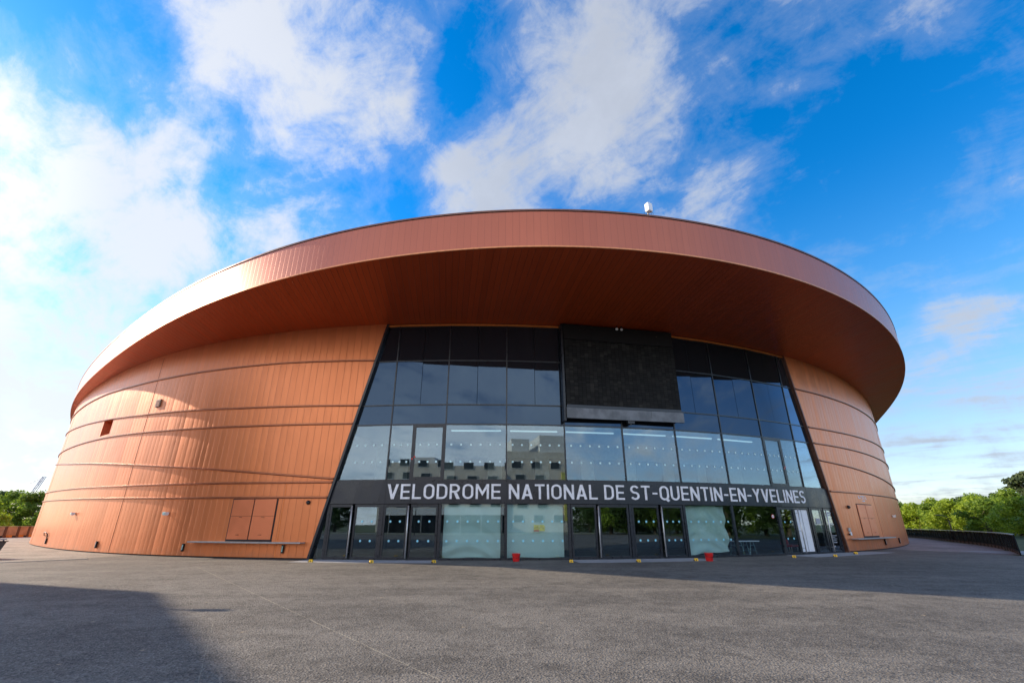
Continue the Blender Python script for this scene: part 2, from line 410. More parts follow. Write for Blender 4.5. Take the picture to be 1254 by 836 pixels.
M_panel_lit = plain('sunlit_fence_panel', (0.38, 0.29, 0.20), 0.7, 0.1, var=0.2, nscale=1.5)  # left fence infill: fence steel coloured the way it looks sunlit
M_dkbrown = plain('dark_brown_steel', (0.10, 0.06, 0.045), 0.6, 0.1)
M_fence = plain('black_fence_metal', (0.012, 0.016, 0.021), 0.75, 0.0, spec=0.15)
M_hand = plain('fence_handrail', (0.36, 0.46, 0.50), 0.35, 0.5)
M_wallA = plain('beige_render', (0.70, 0.61, 0.50), 0.85, var=0.1, nscale=0.4)
M_wallB = plain('white_render', (0.74, 0.72, 0.68), 0.8, var=0.05, nscale=0.4)
M_wallC = plain('grey_render', (0.33, 0.33, 0.33), 0.8, var=0.1, nscale=0.4)
M_win = plain('dark_window', (0.02, 0.025, 0.03), 0.08)
M_winf = plain('window_frame_white', (0.6, 0.6, 0.58), 0.5)
M_int = plain('interior_wall', (0.42, 0.42, 0.40), 0.7)
M_int_d = plain('interior_dark', (0.05, 0.052, 0.055), 0.6)
M_floor_i = plain('lobby_floor', (0.10, 0.10, 0.105), 0.35)
def m_lamp(name, col, e):
    t = NT(name); em = t.n('ShaderNodeEmission'); em.inputs[0].default_value = (*col, 1); em.inputs[1].default_value = e
    return t.done(em)
M_tube = m_lamp('lit_tube_light', (0.70, 0.95, 1.0), 0.28)

# ------------------------------------------------------------------ world: sky with clouds, and the sun
SUN_AZ, SUN_EL = 160.0, 23.0            # azimuth counted from +X towards +Y
SUN = Vector((math.cos(R(SUN_AZ)) * math.cos(R(SUN_EL)), math.sin(R(SUN_AZ)) * math.cos(R(SUN_EL)), math.sin(R(SUN_EL))))
def world():
    w = bpy.data.worlds.new('World'); SC.world = w; w.use_nodes = True
    t = NT.__new__(NT); t.t = w.node_tree; t.t.nodes.clear()
    out = t.n('ShaderNodeOutputWorld'); bg = t.n('ShaderNodeBackground'); bg.inputs[1].default_value = 0.10
    t.l(bg.outputs[0], out.inputs[0])
    sky = t.n('ShaderNodeTexSky', sky_type='NISHITA', sun_disc=False)
    sky.sun_elevation = R(SUN_EL); sky.sun_rotation = R(90 - SUN_AZ); sky.air_density = 1.0; sky.dust_density = 0.15; sky.ozone_density = 2.5
    hs = t.n('ShaderNodeHueSaturation'); hs.inputs['Saturation'].default_value = 1.32; hs.inputs['Value'].default_value = 1.0
    t.l(sky.outputs[0], hs.inputs['Color'])
    d0 = t.n('ShaderNodeTexCoord').outputs['Generated']; s0_ = t.n('ShaderNodeSeparateXYZ'); t.l(d0, s0_.inputs[0]); t.l(t.ramp(s0_.outputs[2], 0.10, 0.60, 1.02, 1.42), hs.inputs['Saturation'])
    base = t.mix(1.0, hs.outputs[0], t.mix(t.ramp(s0_.outputs[2], 0.05, 0.45), (0.88, 0.86, 0.96), (0.78, 1.17, 1.27)), 'MULTIPLY')
    d = t.n('ShaderNodeTexCoord').outputs['Generated']
    sx = t.n('ShaderNodeSeparateXYZ'); t.l(d, sx.inputs[0])
    zz = t.math('ADD', t.math('MAXIMUM', sx.outputs[2], 0.0), 0.16)
    cb = t.n('ShaderNodeCombineXYZ'); t.l(t.math('DIVIDE', sx.outputs[0], zz), cb.inputs[0]); t.l(t.math('DIVIDE', sx.outputs[1], zz), cb.inputs[1])
    pv = cb.outputs[0]
    # wisps are stretched along one wind direction
    mp = t.n('ShaderNodeMapping'); mq = t.n('ShaderNodeMapping'); t.l(pv, mq.inputs[0]); mq.inputs['Rotation'].default_value = (0, 0, R(-135)); t.l(mq.outputs[0], mp.inputs[0]); mp.inputs['Scale'].default_value = (0.72, 1.5, 1)
    n1 = t.noise(mp.outputs[0], 2.6, 14, 0.64, 0.35)
    n2 = t.noise(d, 5.5, 12, 0.66, 0.5)
    n = t.math('ADD', t.math('ADD', t.math('MULTIPLY', n1, 0.50), t.math('MULTIPLY', n2, 0.30)), t.math('MULTIPLY', t.noise(d, 15.0, 10, 0.65, 0.6), 0.20))
    n = t.math('MULTIPLY_ADD', t.math('SUBTRACT', n, 0.5), 2.5, 0.5)
    # where the weather has piled clouds up (+) and where it has left gaps (-): direction, angular radius, amount
    BL = [((-0.67, 0.532, 0.517), 15, .42), ((-0.62, 0.62, 0.47), 10, .30), ((-0.74, 0.60, 0.30), 10, .20), ((-0.582, 0.673, 0.457), 8, .22), ((-0.704, 0.685, 0.187), 15, .36),
          ((-0.345, 0.556, 0.756), 17, .32), ((-0.22, 0.63, 0.745), 10, .26), ((-0.529, 0.582, 0.618), 5.5, .30), ((0.155, 0.67, 0.725), 13, .46), ((-0.03, 0.753, 0.657), 11, .36),
          ((0.10, 0.59, 0.80), 11, .34), ((0.394, 0.697, 0.599), 7, .22), ((0.597, 0.432, 0.676), 8, .14), ((0.528, 0.699, 0.483), 7, .12), ((0.696, 0.648, 0.309), 4.5, .36),
          ((0.702, 0.701, 0.122), 9, .16), ((-0.426, 0.731, 0.533), 9, .22), ((0.40, 0.50, 0.77), 12, .10),
          ((-0.7, -0.70, 0.16), 36, .50), ((0.0, -0.98, 0.16), 36, .50), ((0.62, -0.76, 0.16), 30, .22), ((-0.2, -0.65, 0.75), 30, .06), ((-0.95, 0.1, 0.3), 25, .25), ((-0.906, 0.42, 0.33), 18, .2)]  # out of view; the ones behind the camera are placed to light the front
    NG = [((0.51, 0.60, 0.615), 13, .16), ((-0.115, 0.655, 0.745), 5.5, .13), ((-0.477, 0.667, 0.573), 5, .12), ((-0.563, 0.541, 0.625), 6, .14), ((0.698, 0.491, 0.521), 16, .16),
          ((0.669, 0.622, 0.407), 12, .10), ((-0.70, 0.62, 0.40), 3.0, .06), ((-0.62, 0.44, 0.65), 10, .22)]
    pos = neg = None
    for v, r, k in BL + [(a_, b_, -c_) for a_, b_, c_ in NG]:
        V = Vector(v).normalized()
        dp = t.n('ShaderNodeVectorMath', operation='DOT_PRODUCT'); t.l(d, dp.inputs[0]); dp.inputs[1].default_value = V
        b = t.ramp(dp.outputs['Value'], math.cos(R(r)), 1.0, 0.0, abs(k))
        if k > 0: pos = b if pos is None else t.math('SMOOTH_MAX', pos, b, 0.12)
        else: neg = b if neg is None else t.math('ADD', neg, b)
    den = t.math('ADD', n, t.math('SUBTRACT', t.math('SUBTRACT', pos, 0.06), neg))
    m = t.ramp(den, 0.42, 0.92)
    m2 = t.math('MULTIPLY', t.ramp(den, 0.32, 0.60), 0.16)
    m = t.math('MAXIMUM', t.math('MULTIPLY', m, 0.90), m2)
    # cloud brightness: brighter towards the sun, greyer in the dense cores away from it and low at right; unseen clouds behind boosted to light the front
    sd = t.n('ShaderNodeVectorMath', operation='DOT_PRODUCT'); t.l(d, sd.inputs[0]); sd.inputs[1].default_value = SUN
    glow = t.ramp(sd.outputs['Value'], 0.45, 0.92); glow2 = t.ramp(sd.outputs['Value'], 0.92, 1.0)
    n3 = t.noise(d, 6.0, 7, 0.6)
    core = t.math('MULTIPLY', t.ramp(den, 0.60, 0.95), t.ramp(n3, 0.35, 0.65))
    shade = t.math('SUBTRACT', 1.0, t.math('MULTIPLY', t.math('MULTIPLY', core, t.math('SUBTRACT', 1.0, glow)), 0.11))
    low = t.ramp(sx.outputs[2], 0.05, 0.28)
    cc = t.mix(glow, (2.75, 2.95, 3.35), (3.9, 4.0, 4.2))
    cb_ = t.mix(t.ramp(n3, 0.38, 0.62), (8.3, 8.4, 8.9), (11.2, 11.0, 11.0))
    cc = t.mix(t.ramp(sx.outputs[1], -0.35, 0.05, 1.0, 0.0), cc, cb_)
    cc = t.mix(glow2, cc, (6.0, 5.9, 5.8))
    cc = t.mix(1.0, cc, shade, 'MULTIPLY')
    cc = t.mix(t.math('MULTIPLY', t.math('SUBTRACT', 1.0, low), t.ramp(sx.outputs[0], -0.3, 0.4, 0.0, 0.6)), cc, (1.7, 2.0, 2.5))
    fin = t.mix(m, base, cc)
    t.l(fin, bg.inputs[0])
world()
ld = bpy.data.lights.new('sun', 'SUN'); ld.energy = 3.3; ld.angle = R(0.53); ld.color = (1.0, 0.84, 0.64)
sun = bpy.data.objects.new('sun', ld); COL.objects.link(sun)
sun.rotation_euler = SUN.to_track_quat('Z', 'Y').to_euler()
sun.location = SUN * 200

# ------------------------------------------------------------------ ground
def sheet(name, pts, z, m, sub=None):
    b = MB(); b.face([(x, y, z) for x, y in pts]); return kind(b.build(name, m), 'structure')
sheet('ground', [(-2500, -2500), (2500, -2500), (2500, 2500), (-2500, 2500)], -0.02, M_grass)
sheet('plaza', [(-130, -38), (48, -38), (48, 28.9), (29.0, 28.9), (29.0, 29.5), (28.4, 33), (27.0, 37.2), (20, 46), (-18, 46), (-22.3, 29.4), (-22.2, 26.6), (-23.4, 24.0), (-130, 24.0)], 0.0, M_asph)
sheet('path', [(-130, 24.0), (-23.4, 24.0), (-22.2, 26.6), (-22.3, 29.4), (-18, 46), (-40, 60), (-56, 100), (-100, 100), (-130, 60)], 0.004, M_path_l)
sheet('path.001', [(29.0, 29.5), (36, 37.4), (40.8, 44.5), (44.2, 51), (52, 63.6), (55, 71), (64, 90), (60, 100), (40, 80), (20, 46), (27.0, 37.2), (28.4, 33)], 0.004, M_path_r)
sheet('road', [(-300, -56), (300, -56), (300, -44), (-300, -44)], -0.012, M_road)
k_ = MB(); k_.box((-300, -44, -0.02), (300, -43.8, 0.11)); kind(k_.build('kerb', M_conc), 'structure')
k_ = MB(); k_.box((29.9, 28.9, 0.0), (60, 34, 0.01)); k_.face([(29.9, 28.9, .012), (60, 28.9, .012), (60, 34, .012), (29.9, 34, .012)]); kind(k_.build('pavement', M_conc), 'structure')
# thin kerb line along the edge of the beige path
b = MB(); 
for (x0, y0), (x1, y1) in (((-24.6, 22.6), (-21.9, 26.4)),):
    d = Vector((x1 - x0, y1 - y0, 0)).normalized(); n = Vector((-d.y, d.x, 0)) * 0.10
    b.hexa([(x0 - n.x, y0 - n.y, .03), (x1 - n.x, y1 - n.y, .03), (x1 + n.x, y1 + n.y, .03), (x0 + n.x, y0 + n.y, .03)], [(x0 - n.x, y0 - n.y, 0), (x1 - n.x, y1 - n.y, 0), (x1 + n.x, y1 + n.y, 0), (x0 + n.x, y0 + n.y, 0)])
kind(b.build('kerb', plain('path_kerb', (0.40, 0.35, 0.29), 0.8)), 'structure')
# pale concrete aprons in front of the doors
for s0, s1, dep in ((-6.3, 0.35, 1.9), (6.9, 13.7, 2.1), (20.3, 29.0, 1.9)):
    b = MB()
    for k in range(12):
        a = s0 + (s1 - s0) * k / 12; c = s0 + (s1 - s0) * (k + 1) / 12
        b.face([W(a, .005, .02), W(a, .005, dep), W(c, .005, dep), W(c, .005, .02)][::-1])
    kind(b.build('pavement', M_conc), 'structure')

# ------------------------------------------------------------------ the velodrome
VEL = empty('velodrome', (0, 25.5, 0), 'large round copper clad velodrome with wide overhanging roof and dark glass entrance front', 'building')
ZS, ZT = 12.8, 14.75            # soffit and roof edge
# opening in the left wall
OPN = (-29.15, -27.1, 7.80, 8.95)
def wall_cols():
    left = [0, .12, .25, .38, .5, .62, .75, .88, 1]     # between the slanted edge and s = -8
    return left
b = MB()
zs = sorted(set([0.07, 1.0, 2.0, 3.0, 3.9, 5.0, 6.0, 7.0, OPN[2], 8.4, OPN[3], 10.0, 11.0, 12.0, ZS + 0.02]))
cols_r = [30.0 + i * 0.6 for i in range(0, 110)]
fixed = sorted(set([x for x in cols_r] + [OPN[0] + PER, OPN[1] + PER] + [PER - 8.0 - 0.6 * i for i in range(0, 420) if PER - 8.0 - 0.6 * i > cols_r[-1] + 0.3]))
fixed = [x for i, x in enumerate(fixed) if x in (OPN[0] + PER, OPN[1] + PER) or min(abs(x - OPN[0] - PER), abs(x - OPN[1] - PER)) > 0.15]
NSL = 8
def colset(z):
    r = [edge_r(z) + (30.0 - edge_r(z)) * k / NSL for k in range(NSL)]
    l0 = fixed[-1]; l1 = edge_l(z) + PER
    l = [l0 + (l1 - l0) * k / NSL for k in range(1, NSL + 1)]
    return r + fixed + l
OFFC = 0.16                      # the cladding stands in front of the glazing plane
rows = [[(s, z, W(s, z, OFFC)) for s in colset(z)] for z in zs]
for i in range(len(zs) - 1):
    A, B = rows[i], rows[i + 1]
    for j in range(len(A) - 1):
        sm = (A[j][0] + A[j + 1][0]) / 2
        if OPN[2] - .01 < zs[i] < OPN[3] - .01 and OPN[0] + PER < sm < OPN[1] + PER: continue
        q = [A[j], A[j + 1], B[j + 1], B[j]]
        b.face([p[2] for p in q], [(p[0], p[1]) for p in q])
b.build('cladding_wall', M_clad, VEL, smooth=True)
# recess of the square opening
b = MB(); s0, s1, z0, z1 = OPN
fr = [W(s0, z0, OFFC), W(s1, z0, OFFC), W(s1, z1, OFFC), W(s0, z1, OFFC)]; bk = [W(s0, z0, -.75), W(s1, z0, -.75), W(s1, z1, -.75), W(s0, z1, -.75)]
b.face(bk)
for i in range(4):
    j = (i + 1) % 4; b.face([fr[i], fr[j], bk[j], bk[i]])
b.build('vent_opening', plain('sunlit_reveal', (0.60, 0.13, 0.045), 0.6), VEL)  # recess colour brightened to carry the sunlight on its reveals
# dark plinth under the cladding
b = MB(); n = 300
for k in range(n):
    a = edge_r(0) + (PER + edge_l(0) - edge_r(0)) * k / n; c = edge_r(0) + (PER + edge_l(0) - edge_r(0)) * (k + 1) / n
    b.face([W(a, -.02, .10), W(c, -.02, .10), W(c, .075, .10), W(a, .075, .10)])
    b.face([W(a, .071, .10), W(c, .071, .10), W(c, .071, OFFC), W(a, .071, OFFC)][::-1])
b.build('plinth', M_gap, VEL)
# horizontal seam rails: (s, z) polylines
def rail(pts, name='seam_rail', h=0.11, d=0.085):
    b = MB(); P = []
    for (a, za), (c, zc) in zip(pts, pts[1:]):
        m = max(1, int(abs(c - a) / 0.9))
        for k in range(m): P.append((a + (c - a) * k / m, za + (zc - za) * k / m))
    P.append(pts[-1])
    pr = [(OFFC - .01, -h * .55), (OFFC + d * .55, -h * .5), (OFFC + d, -h * .2), (OFFC + d, h * .35), (OFFC + d * .5, h * .5), (OFFC - .01, h * .5)]
    for (a, za), (c, zc) in zip(P, P[1:]):
        for (o0, h0), (o1, h1) in zip(pr, pr[1:]):
            b.face([W(a, za + h0, o0), W(c, zc + h0, o0), W(c, zc + h1, o1), W(a, za + h1, o1)])
    return b.build(name, M_rail, VEL)
FAR = -75.0
for pl in ([(FAR, 12.2), (-52, 11.75), (-37.6, 11.55), (-30.7, 11.35), (-25.1, 11.06), (-20, 10.92), (-15, 10.83), (-10, 10.74), (edge_l(10.55) - .05, 10.53)],
           [(FAR, 11.6), (-50, 10.3), (-34.9, 9.40), (-29.4, 9.05), (-22.3, 8.60), (-17.5, 8.38), (-12.5, 8.13), (-8.5, 8.0), (edge_l(7.9) - .05, 7.88)],
           [(FAR, 8.6), (-50, 8.15), (-35.1, 7.77), (-27.4, 7.56), (-18.4, 7.22), (-11.6, 7.0), (edge_l(6.86) - .05, 6.86)],
           [(FAR, 9.0), (-50, 7.35), (-36.4, 6.31), (-29.2, 5.83), (-21.75, 5.27), (-13.25, 4.60), (-9.4, 4.26), (edge_l(3.9) - .05, 3.93)],
           [(FAR, 4.9), (-45, 4.4), (-31.1, 4.15), (-22.2, 3.95), (-13, 3.83), (-8.8, 3.78), (edge_l(3.72) - .05, 3.75)],
           [(FAR, 4.0), (-45, 3.65), (-29.25, 3.36), (-17, 3.10), (-11.85, 3.04), (edge_l(2.98) - .05, 2.98)],
           [(edge_r(10.46) + .05, 10.45), (30, 10.52), (37.85, 10.68), (46.4, 10.95), (80, 11.6)],
           [(edge_r(7.84) + .05, 7.84), (29.2, 7.92), (35.9, 8.11), (45.2, 8.42), (80, 9.6)],
           [(edge_r(6.78) + .05, 6.78), (31.2, 6.83), (38.6, 6.87), (45.5, 6.98), (80, 7.4)],
           [(edge_r(5.67) + .05, 5.66), (30.25, 5.50), (37.4, 5.19), (45.3, 4.92), (80, 4.3)],
           [(edge_r(3.7) + .05, 3.70), (29.1, 3.71), (35.6, 3.73), (44.4, 3.83), (80, 4.1)]):
    rail(pl)
# vertical expansion joints
for s, z0, z1, m in ((-21.5, .1, 12.6, M_rail), (-8.25, .1, 3.7, M_orange), (33.6, .1, 3.7, M_rail), (45, .1, 12.6, M_rail), (-44, .1, 12.6, M_rail)):
    b = MB(); b.wbox(s - .012, s + .012, z0, z1, OFFC - .01, OFFC + .012); b.build('joint_strip', m, VEL)
# slanted edges of the cladding next to the glass
for ed, sg, m in ((edge_l, 1, M_frame), (edge_r, -1, M_coping)):
    b = MB()
    for k in range(14):
        za, zc = ZS * k / 14, ZS * (k + 1) / 14
        q = [(ed(za) - .03 * sg, za), (ed(za) + .10 * sg, za), (ed(zc) + .10 * sg, zc), (ed(zc) - .03 * sg, zc)]
        if sg < 0: q = [q[1], q[0], q[3], q[2]]
        b.wpoly(q, -.10, OFFC + .025)
    b.build('edge_trim', m, VEL, weld=False)
# soffit, fascia, coping, roof
NP = 720
def ph(k): return -math.pi + 2 * math.pi * k / NP
def soff_uv(p): return (p[0] * 0.9914 + p[1] * 0.1305, p[1])
b = MB(); c = (WC, FC)
for k in range(NP):
    for i in range(6):
        u0, u1 = i / 6, (i + 1) / 6
        def q(kk, u):
            a = plan(WC, ph(kk), -.5); e = plan(FC, ph(kk), -.02); return (a[0] + (e[0] - a[0]) * u, a[1] + (e[1] - a[1]) * u, ZS)
        P = [q(k, u0), q(k + 1, u0), q(k + 1, u1), q(k, u1)]
        b.face(P[::-1], [soff_uv(p) for p in P[::-1]])
b.build('soffit', M_soffit, VEL)
arc = [0.0]
for k in range(NP): arc.append(arc[-1] + math.dist(plan(FC, ph(k)), plan(FC, ph(k + 1))))
def ring(name, prof, m, smooth=True):       # profile of (outward offset, z)
    b = MB()
    for k in range(NP):
        for (o0, z0), (o1, z1) in zip(prof, prof[1:]):
            A = [(*plan(FC, ph(k), o0), z0), (*plan(FC, ph(k + 1), o0), z0), (*plan(FC, ph(k + 1), o1), z1), (*plan(FC, ph(k), o1), z1)]
            b.face(A, [(arc[k], z0), (arc[k + 1], z0), (arc[k + 1], z1), (arc[k], z1)])
    return b.build(name, m, VEL, smooth=smooth)
ring('fascia', [(0, ZS + .05), (0, 13.4), (0, 14.0), (0, ZT - .12)], M_fascia)
ring('drip_edge', [(-.03, ZS - .012), (.018, ZS - .008), (.018, ZS + .055), (0, ZS + .058)], M_drip, False)
ring('coping', [(0.0, ZT - .125), (-.03, ZT - .115), (-.03, ZT - .09), (.03, ZT - .085), (.03, ZT), (-.25, ZT + .03), (-.45, ZT - .1)], M_coping, False)
b = MB()
for k in range(NP):
    b.face([(*plan(FC, ph(k), -.42), ZT - .14), (*plan(FC, ph(k + 1), -.42), ZT - .14), (C0[0], C0[1], ZT + 1.2)])
b.build('roof', M_roof, VEL)

# ------------------------------------------------------------------ glazed front
BAY = [None, -2.68, 0.37, 3.70, 6.92, 10.30, 13.65, 16.98, 20.33, 23.48, None]
ZR = [3.84, 6.78, 7.88, 10.48, 12.70]
ds = edge_l; de = edge_r
def fa(i, z): return BAY[i] if BAY[i] is not None else (edge_l(z) + .08 if i == 0 else edge_r(z) - .08)
def add_pane(name, pts, i, m, off=0.0, th=.024, parent=VEL):
    sa = BAY[i] if BAY[i] is not None else -6.3; sb = BAY[i + 1] if BAY[i + 1] is not None else 26.7
    b = MB(); b.fpoly(pts, sa, sb, off - th, off)
    xa, ya, nx, ny = wat((sa + sb) / 2); k = [random.uniform(-.006, .006) for _ in range(3)]
    zc = sum(p[1] for p in pts) / len(pts); xc = sum(v[0] for v in b.v) / len(b.v)
    b.v = [(x + nx * (k[0] * (x - xc) / 1.6 + k[1] * (z - zc) / 1.4), y + ny * (k[0] * (x - xc) / 1.6 + k[1] * (z - zc) / 1.4), z) for x, y, z in b.v]
    return b.build(name, m, parent)
def dots(parent, i, s0, s1, zz, nper, off):
    sa = BAY[i] if BAY[i] is not None else -6.3; sb = BAY[i + 1] if BAY[i + 1] is not None else 26.7
    b = MB(); st = (s1 - s0) / nper
    for z in zz:
        for k in range(nper):
            cx = s0 + st * (k + .5)
            b.fpoly([(cx + (.057) * math.cos(a * math.pi / 5), z + .057 * math.sin(a * math.pi / 5)) for a in range(10)], sa, sb, off + .001, off + .004)
    b.build('safety_dots', M_dot, parent)
for i in range(10):
    for r in range(4):
        z0, z1 = ZR[r] + .03, ZR[r + 1] - .03
        a = .03
        if 4 <= i <= 5 and r >= 1 and False: continue
        def quad(l, rr): return [(l(z0), z0), (rr(z0), z0), (rr(z1), z1), (l(z1), z1)]
        L = lambda z: fa(i, z) + (.03 if i > 0 else .02); Rr = lambda z: fa(i + 1, z) - (.03 if i < 9 else .02)
        if r == 0:
            if i == 1 or i == 8:        # a fixed light beside an inward opening window
                if i == 1: fx, dr = (L(0), -1.44), (-1.38, Rr(0))
                else: fx, dr = (22.02, Rr(0)), (L(0), 21.96)
                w = add_pane('window', [(fx[0], z0), (fx[1], z0), (fx[1], z1), (fx[0], z1)], i, M_glass)
                dots(w, i, fx[0] + .05, fx[1] - .05, (4.78, 5.68), 3, 0)
                # opening sash: frame with its glass
                bb = MB(); fw = .13
                for (p0, p1, q0, q1) in ((dr[0], dr[1], z0, z0 + fw), (dr[0], dr[1], z1 - fw, z1), (dr[0], dr[0] + fw, z0 + fw, z1 - fw), (dr[1] - fw, dr[1], z0 + fw, z1 - fw)):
                    bb.fpoly([(p0, q0), (p1, q0), (p1, q1), (p0, q1)], BAY[i], BAY[i + 1], -.06, .035)
                fr_ = bb.build('casement', M_frame, VEL, weld=False)
                g = add_pane('casement_glass', [(dr[0] + fw, z0 + fw), (dr[1] - fw, z0 + fw), (dr[1] - fw, z1 - fw), (dr[0] + fw, z1 - fw)], i, M_glass, parent=fr_)
                dots(fr_, i, dr[0] + fw + .05, dr[1] - fw - .05, (4.78, 5.68), 3, 0)
                bb = MB(); xx = dr[0] + .06 if i == 1 else dr[1] - .06
                bb.fpoly([(xx - .04 + .045 * math.cos(q_ * math.pi / 5), 4.93 + .045 * math.sin(q_ * math.pi / 5)) for q_ in range(10)], BAY[i], BAY[i + 1], .036, .042)
                bb.fpoly([(xx + .08 + .045 * math.cos(q_ * math.pi / 5), 5.03 + .045 * math.sin(q_ * math.pi / 5)) for q_ in range(10)], BAY[i], BAY[i + 1], .036, .042)
                bb.build('red_marker', M_red, fr_)
                bb = MB(); xm = (-1.41 if i == 1 else 21.99); bb.fpoly([(xm - .03, z0), (xm + .03, z0), (xm + .03, z1), (xm - .03, z1)], BAY[i], BAY[i + 1], -.09, .04); bb.build('mullion', M_frame, VEL)
            else:
                w = add_pane('window', quad(L, Rr), i, M_glass)
                if i == 0: dots(w, i, -4.75, -2.85, (4.78, 5.68), 4, 0)
                elif i == 9: pass
                else: dots(w, i, L(0) + .05, Rr(0) - .05, (4.78, 5.68), 6, 0)
        elif r in (2, 3) and 0 < i < 9:  # two lights with a silicone joint
            mid = (BAY[i] + BAY[i + 1]) / 2
            for p0, p1 in ((L(0), mid - .012), (mid + .012, Rr(0))):
                add_pane('spandrel_pane', [(p0, z0), (p1, z0), (p1, z1), (p0, z1)], i, M_spandrel)
        else:
            add_pane('spandrel_pane', quad(L, Rr), i, M_spandrel)
# mullions and transoms
for i in range(1, 10):
    b = MB(); b.wbox(BAY[i] - .035, BAY[i] + .035, ZR[0], ZS, -.12, .045); b.build('mullion', M_frame, VEL)
for j, z in enumerate(ZR[:-1]):
    b = MB()
    for i in range(10):
        a = fa(i, z) + (.036 if i else -.05); c = fa(i + 1, z) - (.036 if i < 9 else -.05)
        b.fpoly([(a, z - .032), (c, z - .032), (c, z + .032), (a, z + .032)], BAY[i] if BAY[i] is not None else -6.3, BAY[i + 1] if BAY[i + 1] is not None else 26.7, -.12, .040)
    b.build('transom', M_frame, VEL, weld=False)
b = MB(); b.wbox(-3.45, 6.9, 12.66, 12.74, -.1, .12, 8); b.build('head_trim', M_orange, VEL)
b = MB(); b.wbox(14.2, 24.2, 12.66, 12.74, -.1, .12, 8); b.build('head_trim', M_orange, VEL)
b = MB(); b.wbox(-3.6, 24.4, 12.74, 12.86, -.1, .06, 16); b.build('head_frame', M_frame, VEL)
# fascia band that carries the lettering
b = MB(); ZB0, ZB1 = 2.66, 3.806; n = 24
for k in range(n):
    l0, l1 = edge_l(ZB0) + .08, edge_r(ZB0) - .08; t0, t1 = edge_l(ZB1) + .08, edge_r(ZB1) - .08
    f0, f1 = k / n, (k + 1) / n
    b.wpoly([(l0 + (l1 - l0) * f0, ZB0), (l0 + (l1 - l0) * f1, ZB0), (t0 + (t1 - t0) * f1, ZB1), (t0 + (t1 - t0) * f0, ZB1)], -.1, .06)
b.build('sign_band', M_band, VEL, weld=False)
for s in (-2.62, 3.7, 23.48):
    b = MB(); b.wbox(s - .006, s + .006, ZB0 + .01, ZB1 - .01, .06, .0625); b.build('band_joint', M_gap, VEL)

# ------------------------------------------------------------------ ground floor: doors and shop windows
ZD = 2.645
def gpost(s, w=.05, z0=0.0, z1=ZD, o0=-.12, o1=.05):
    b = MB(); b.wbox(s - w, s + w, z0, z1, o0, o1); b.build('mullion', M_frame, VEL)
for s in (-5.66 + .03, -2.72, 0.30, 3.68, 6.98, 10.36, 13.60, 16.84, 20.42, 23.47, 26.40): gpost(s, .07)
b = MB(); b.wbox(-5.9, 26.45, 0.0, .05, -.12, .04, 24); b.build('threshold', M_frame, VEL)
def leaf(s0, s1, bay, white=False, top=2.50):
    """one door leaf: frame, glass"""
    b = MB(); sa, sb = s0 - .2, s1 + .2; f = .10; zb = .055
    for (p0, p1, q0, q1) in ((s0 - f, s1 + f, zb, zb + .09), (s0 - f, s1 + f, top, top + .135), (s0 - f, s0, zb + .09, top), (s1, s1 + f, zb + .09, top)):
        b.fpoly([(p0, q0), (p1, q0), (p1, q1), (p0, q1)], sa, sb, -.06, .03)
    d = b.build('door', M_frame, VEL, weld=False)
    b = MB(); b.fpoly([(s0, zb + .09), (s1, zb + .09), (s1, top), (s0, top)], sa, sb, -.03, -.006)
    b.build('door_panel' if white else 'door_glass', M_white if white else M_glass_low, d)
    return d, sa, sb
def handle(d, s, lean=0):
    b = MB(); p0 = W(s, .10, .20); p1 = W(s, 2.56, .20)
    b.tube([p0, p1], .035, 10)
    for z in (.35, 1.3, 2.3): b.tube([W(s, z, .02), W(s, z, .20)], .014, 6)
    b.build('pull_bar', M_steel, d, smooth=True)
def ddots(d, s0, s1, n, sa, sb):
    b = MB(); st = (s1 - s0) / n
    for z in (.88, 1.80):
        for k in range(n):
            cx = s0 + st * (k + .5)
            b.fpoly([(cx + (.057) * math.cos(a * math.pi / 5), z + .057 * math.sin(a * math.pi / 5)) for a in range(10)], sa, sb, -.005, -.002)
    b.build('safety_dots', M_dot2, d)
dA, *_ = leaf(-5.46, -4.44, 0); dB, a, c = leaf(-4.10, -2.90, 0); ddots(dB, -4.0, -2.98, 2, a, c); handle(dA, -4.28)
dC, a, c = leaf(-2.54, -1.46, 1); ddots(dC, -2.5, -1.5, 2, a, c); handle(dC, -1.30); dD, a, c = leaf(-1.12, 0.10, 1); ddots(dD, -1.05, .05, 2, a, c)
dE, *_ = leaf(7.18, 8.36, 4); handle(dE, 8.52); dF, *_ = leaf(8.70, 10.16, 4)
dG, a, c = leaf(10.55, 11.92, 5); ddots(dG, 10.6, 11.9, 3, a, c); handle(dG, 12.10); dH, a, c = leaf(12.28, 13.40, 5); ddots(dH, 12.3, 13.4, 3, a, c)
dI, a, c = leaf(20.62, 21.78, 8); ddots(dI, 20.65, 21.7, 2, a, c); dJ, *_ = leaf(21.98, 23.22, 8, True); handle(dJ, 22.02)
dK, *_ = leaf(23.72, 24.80, 9); handle(dK, 24.96); dL, *_ = leaf(25.10, 26.22, 9)
b = MB(); b.wbox(22.585, 22.61, .16, 2.48, .0, .012); b.build('panel_joint', M_galv, dJ)
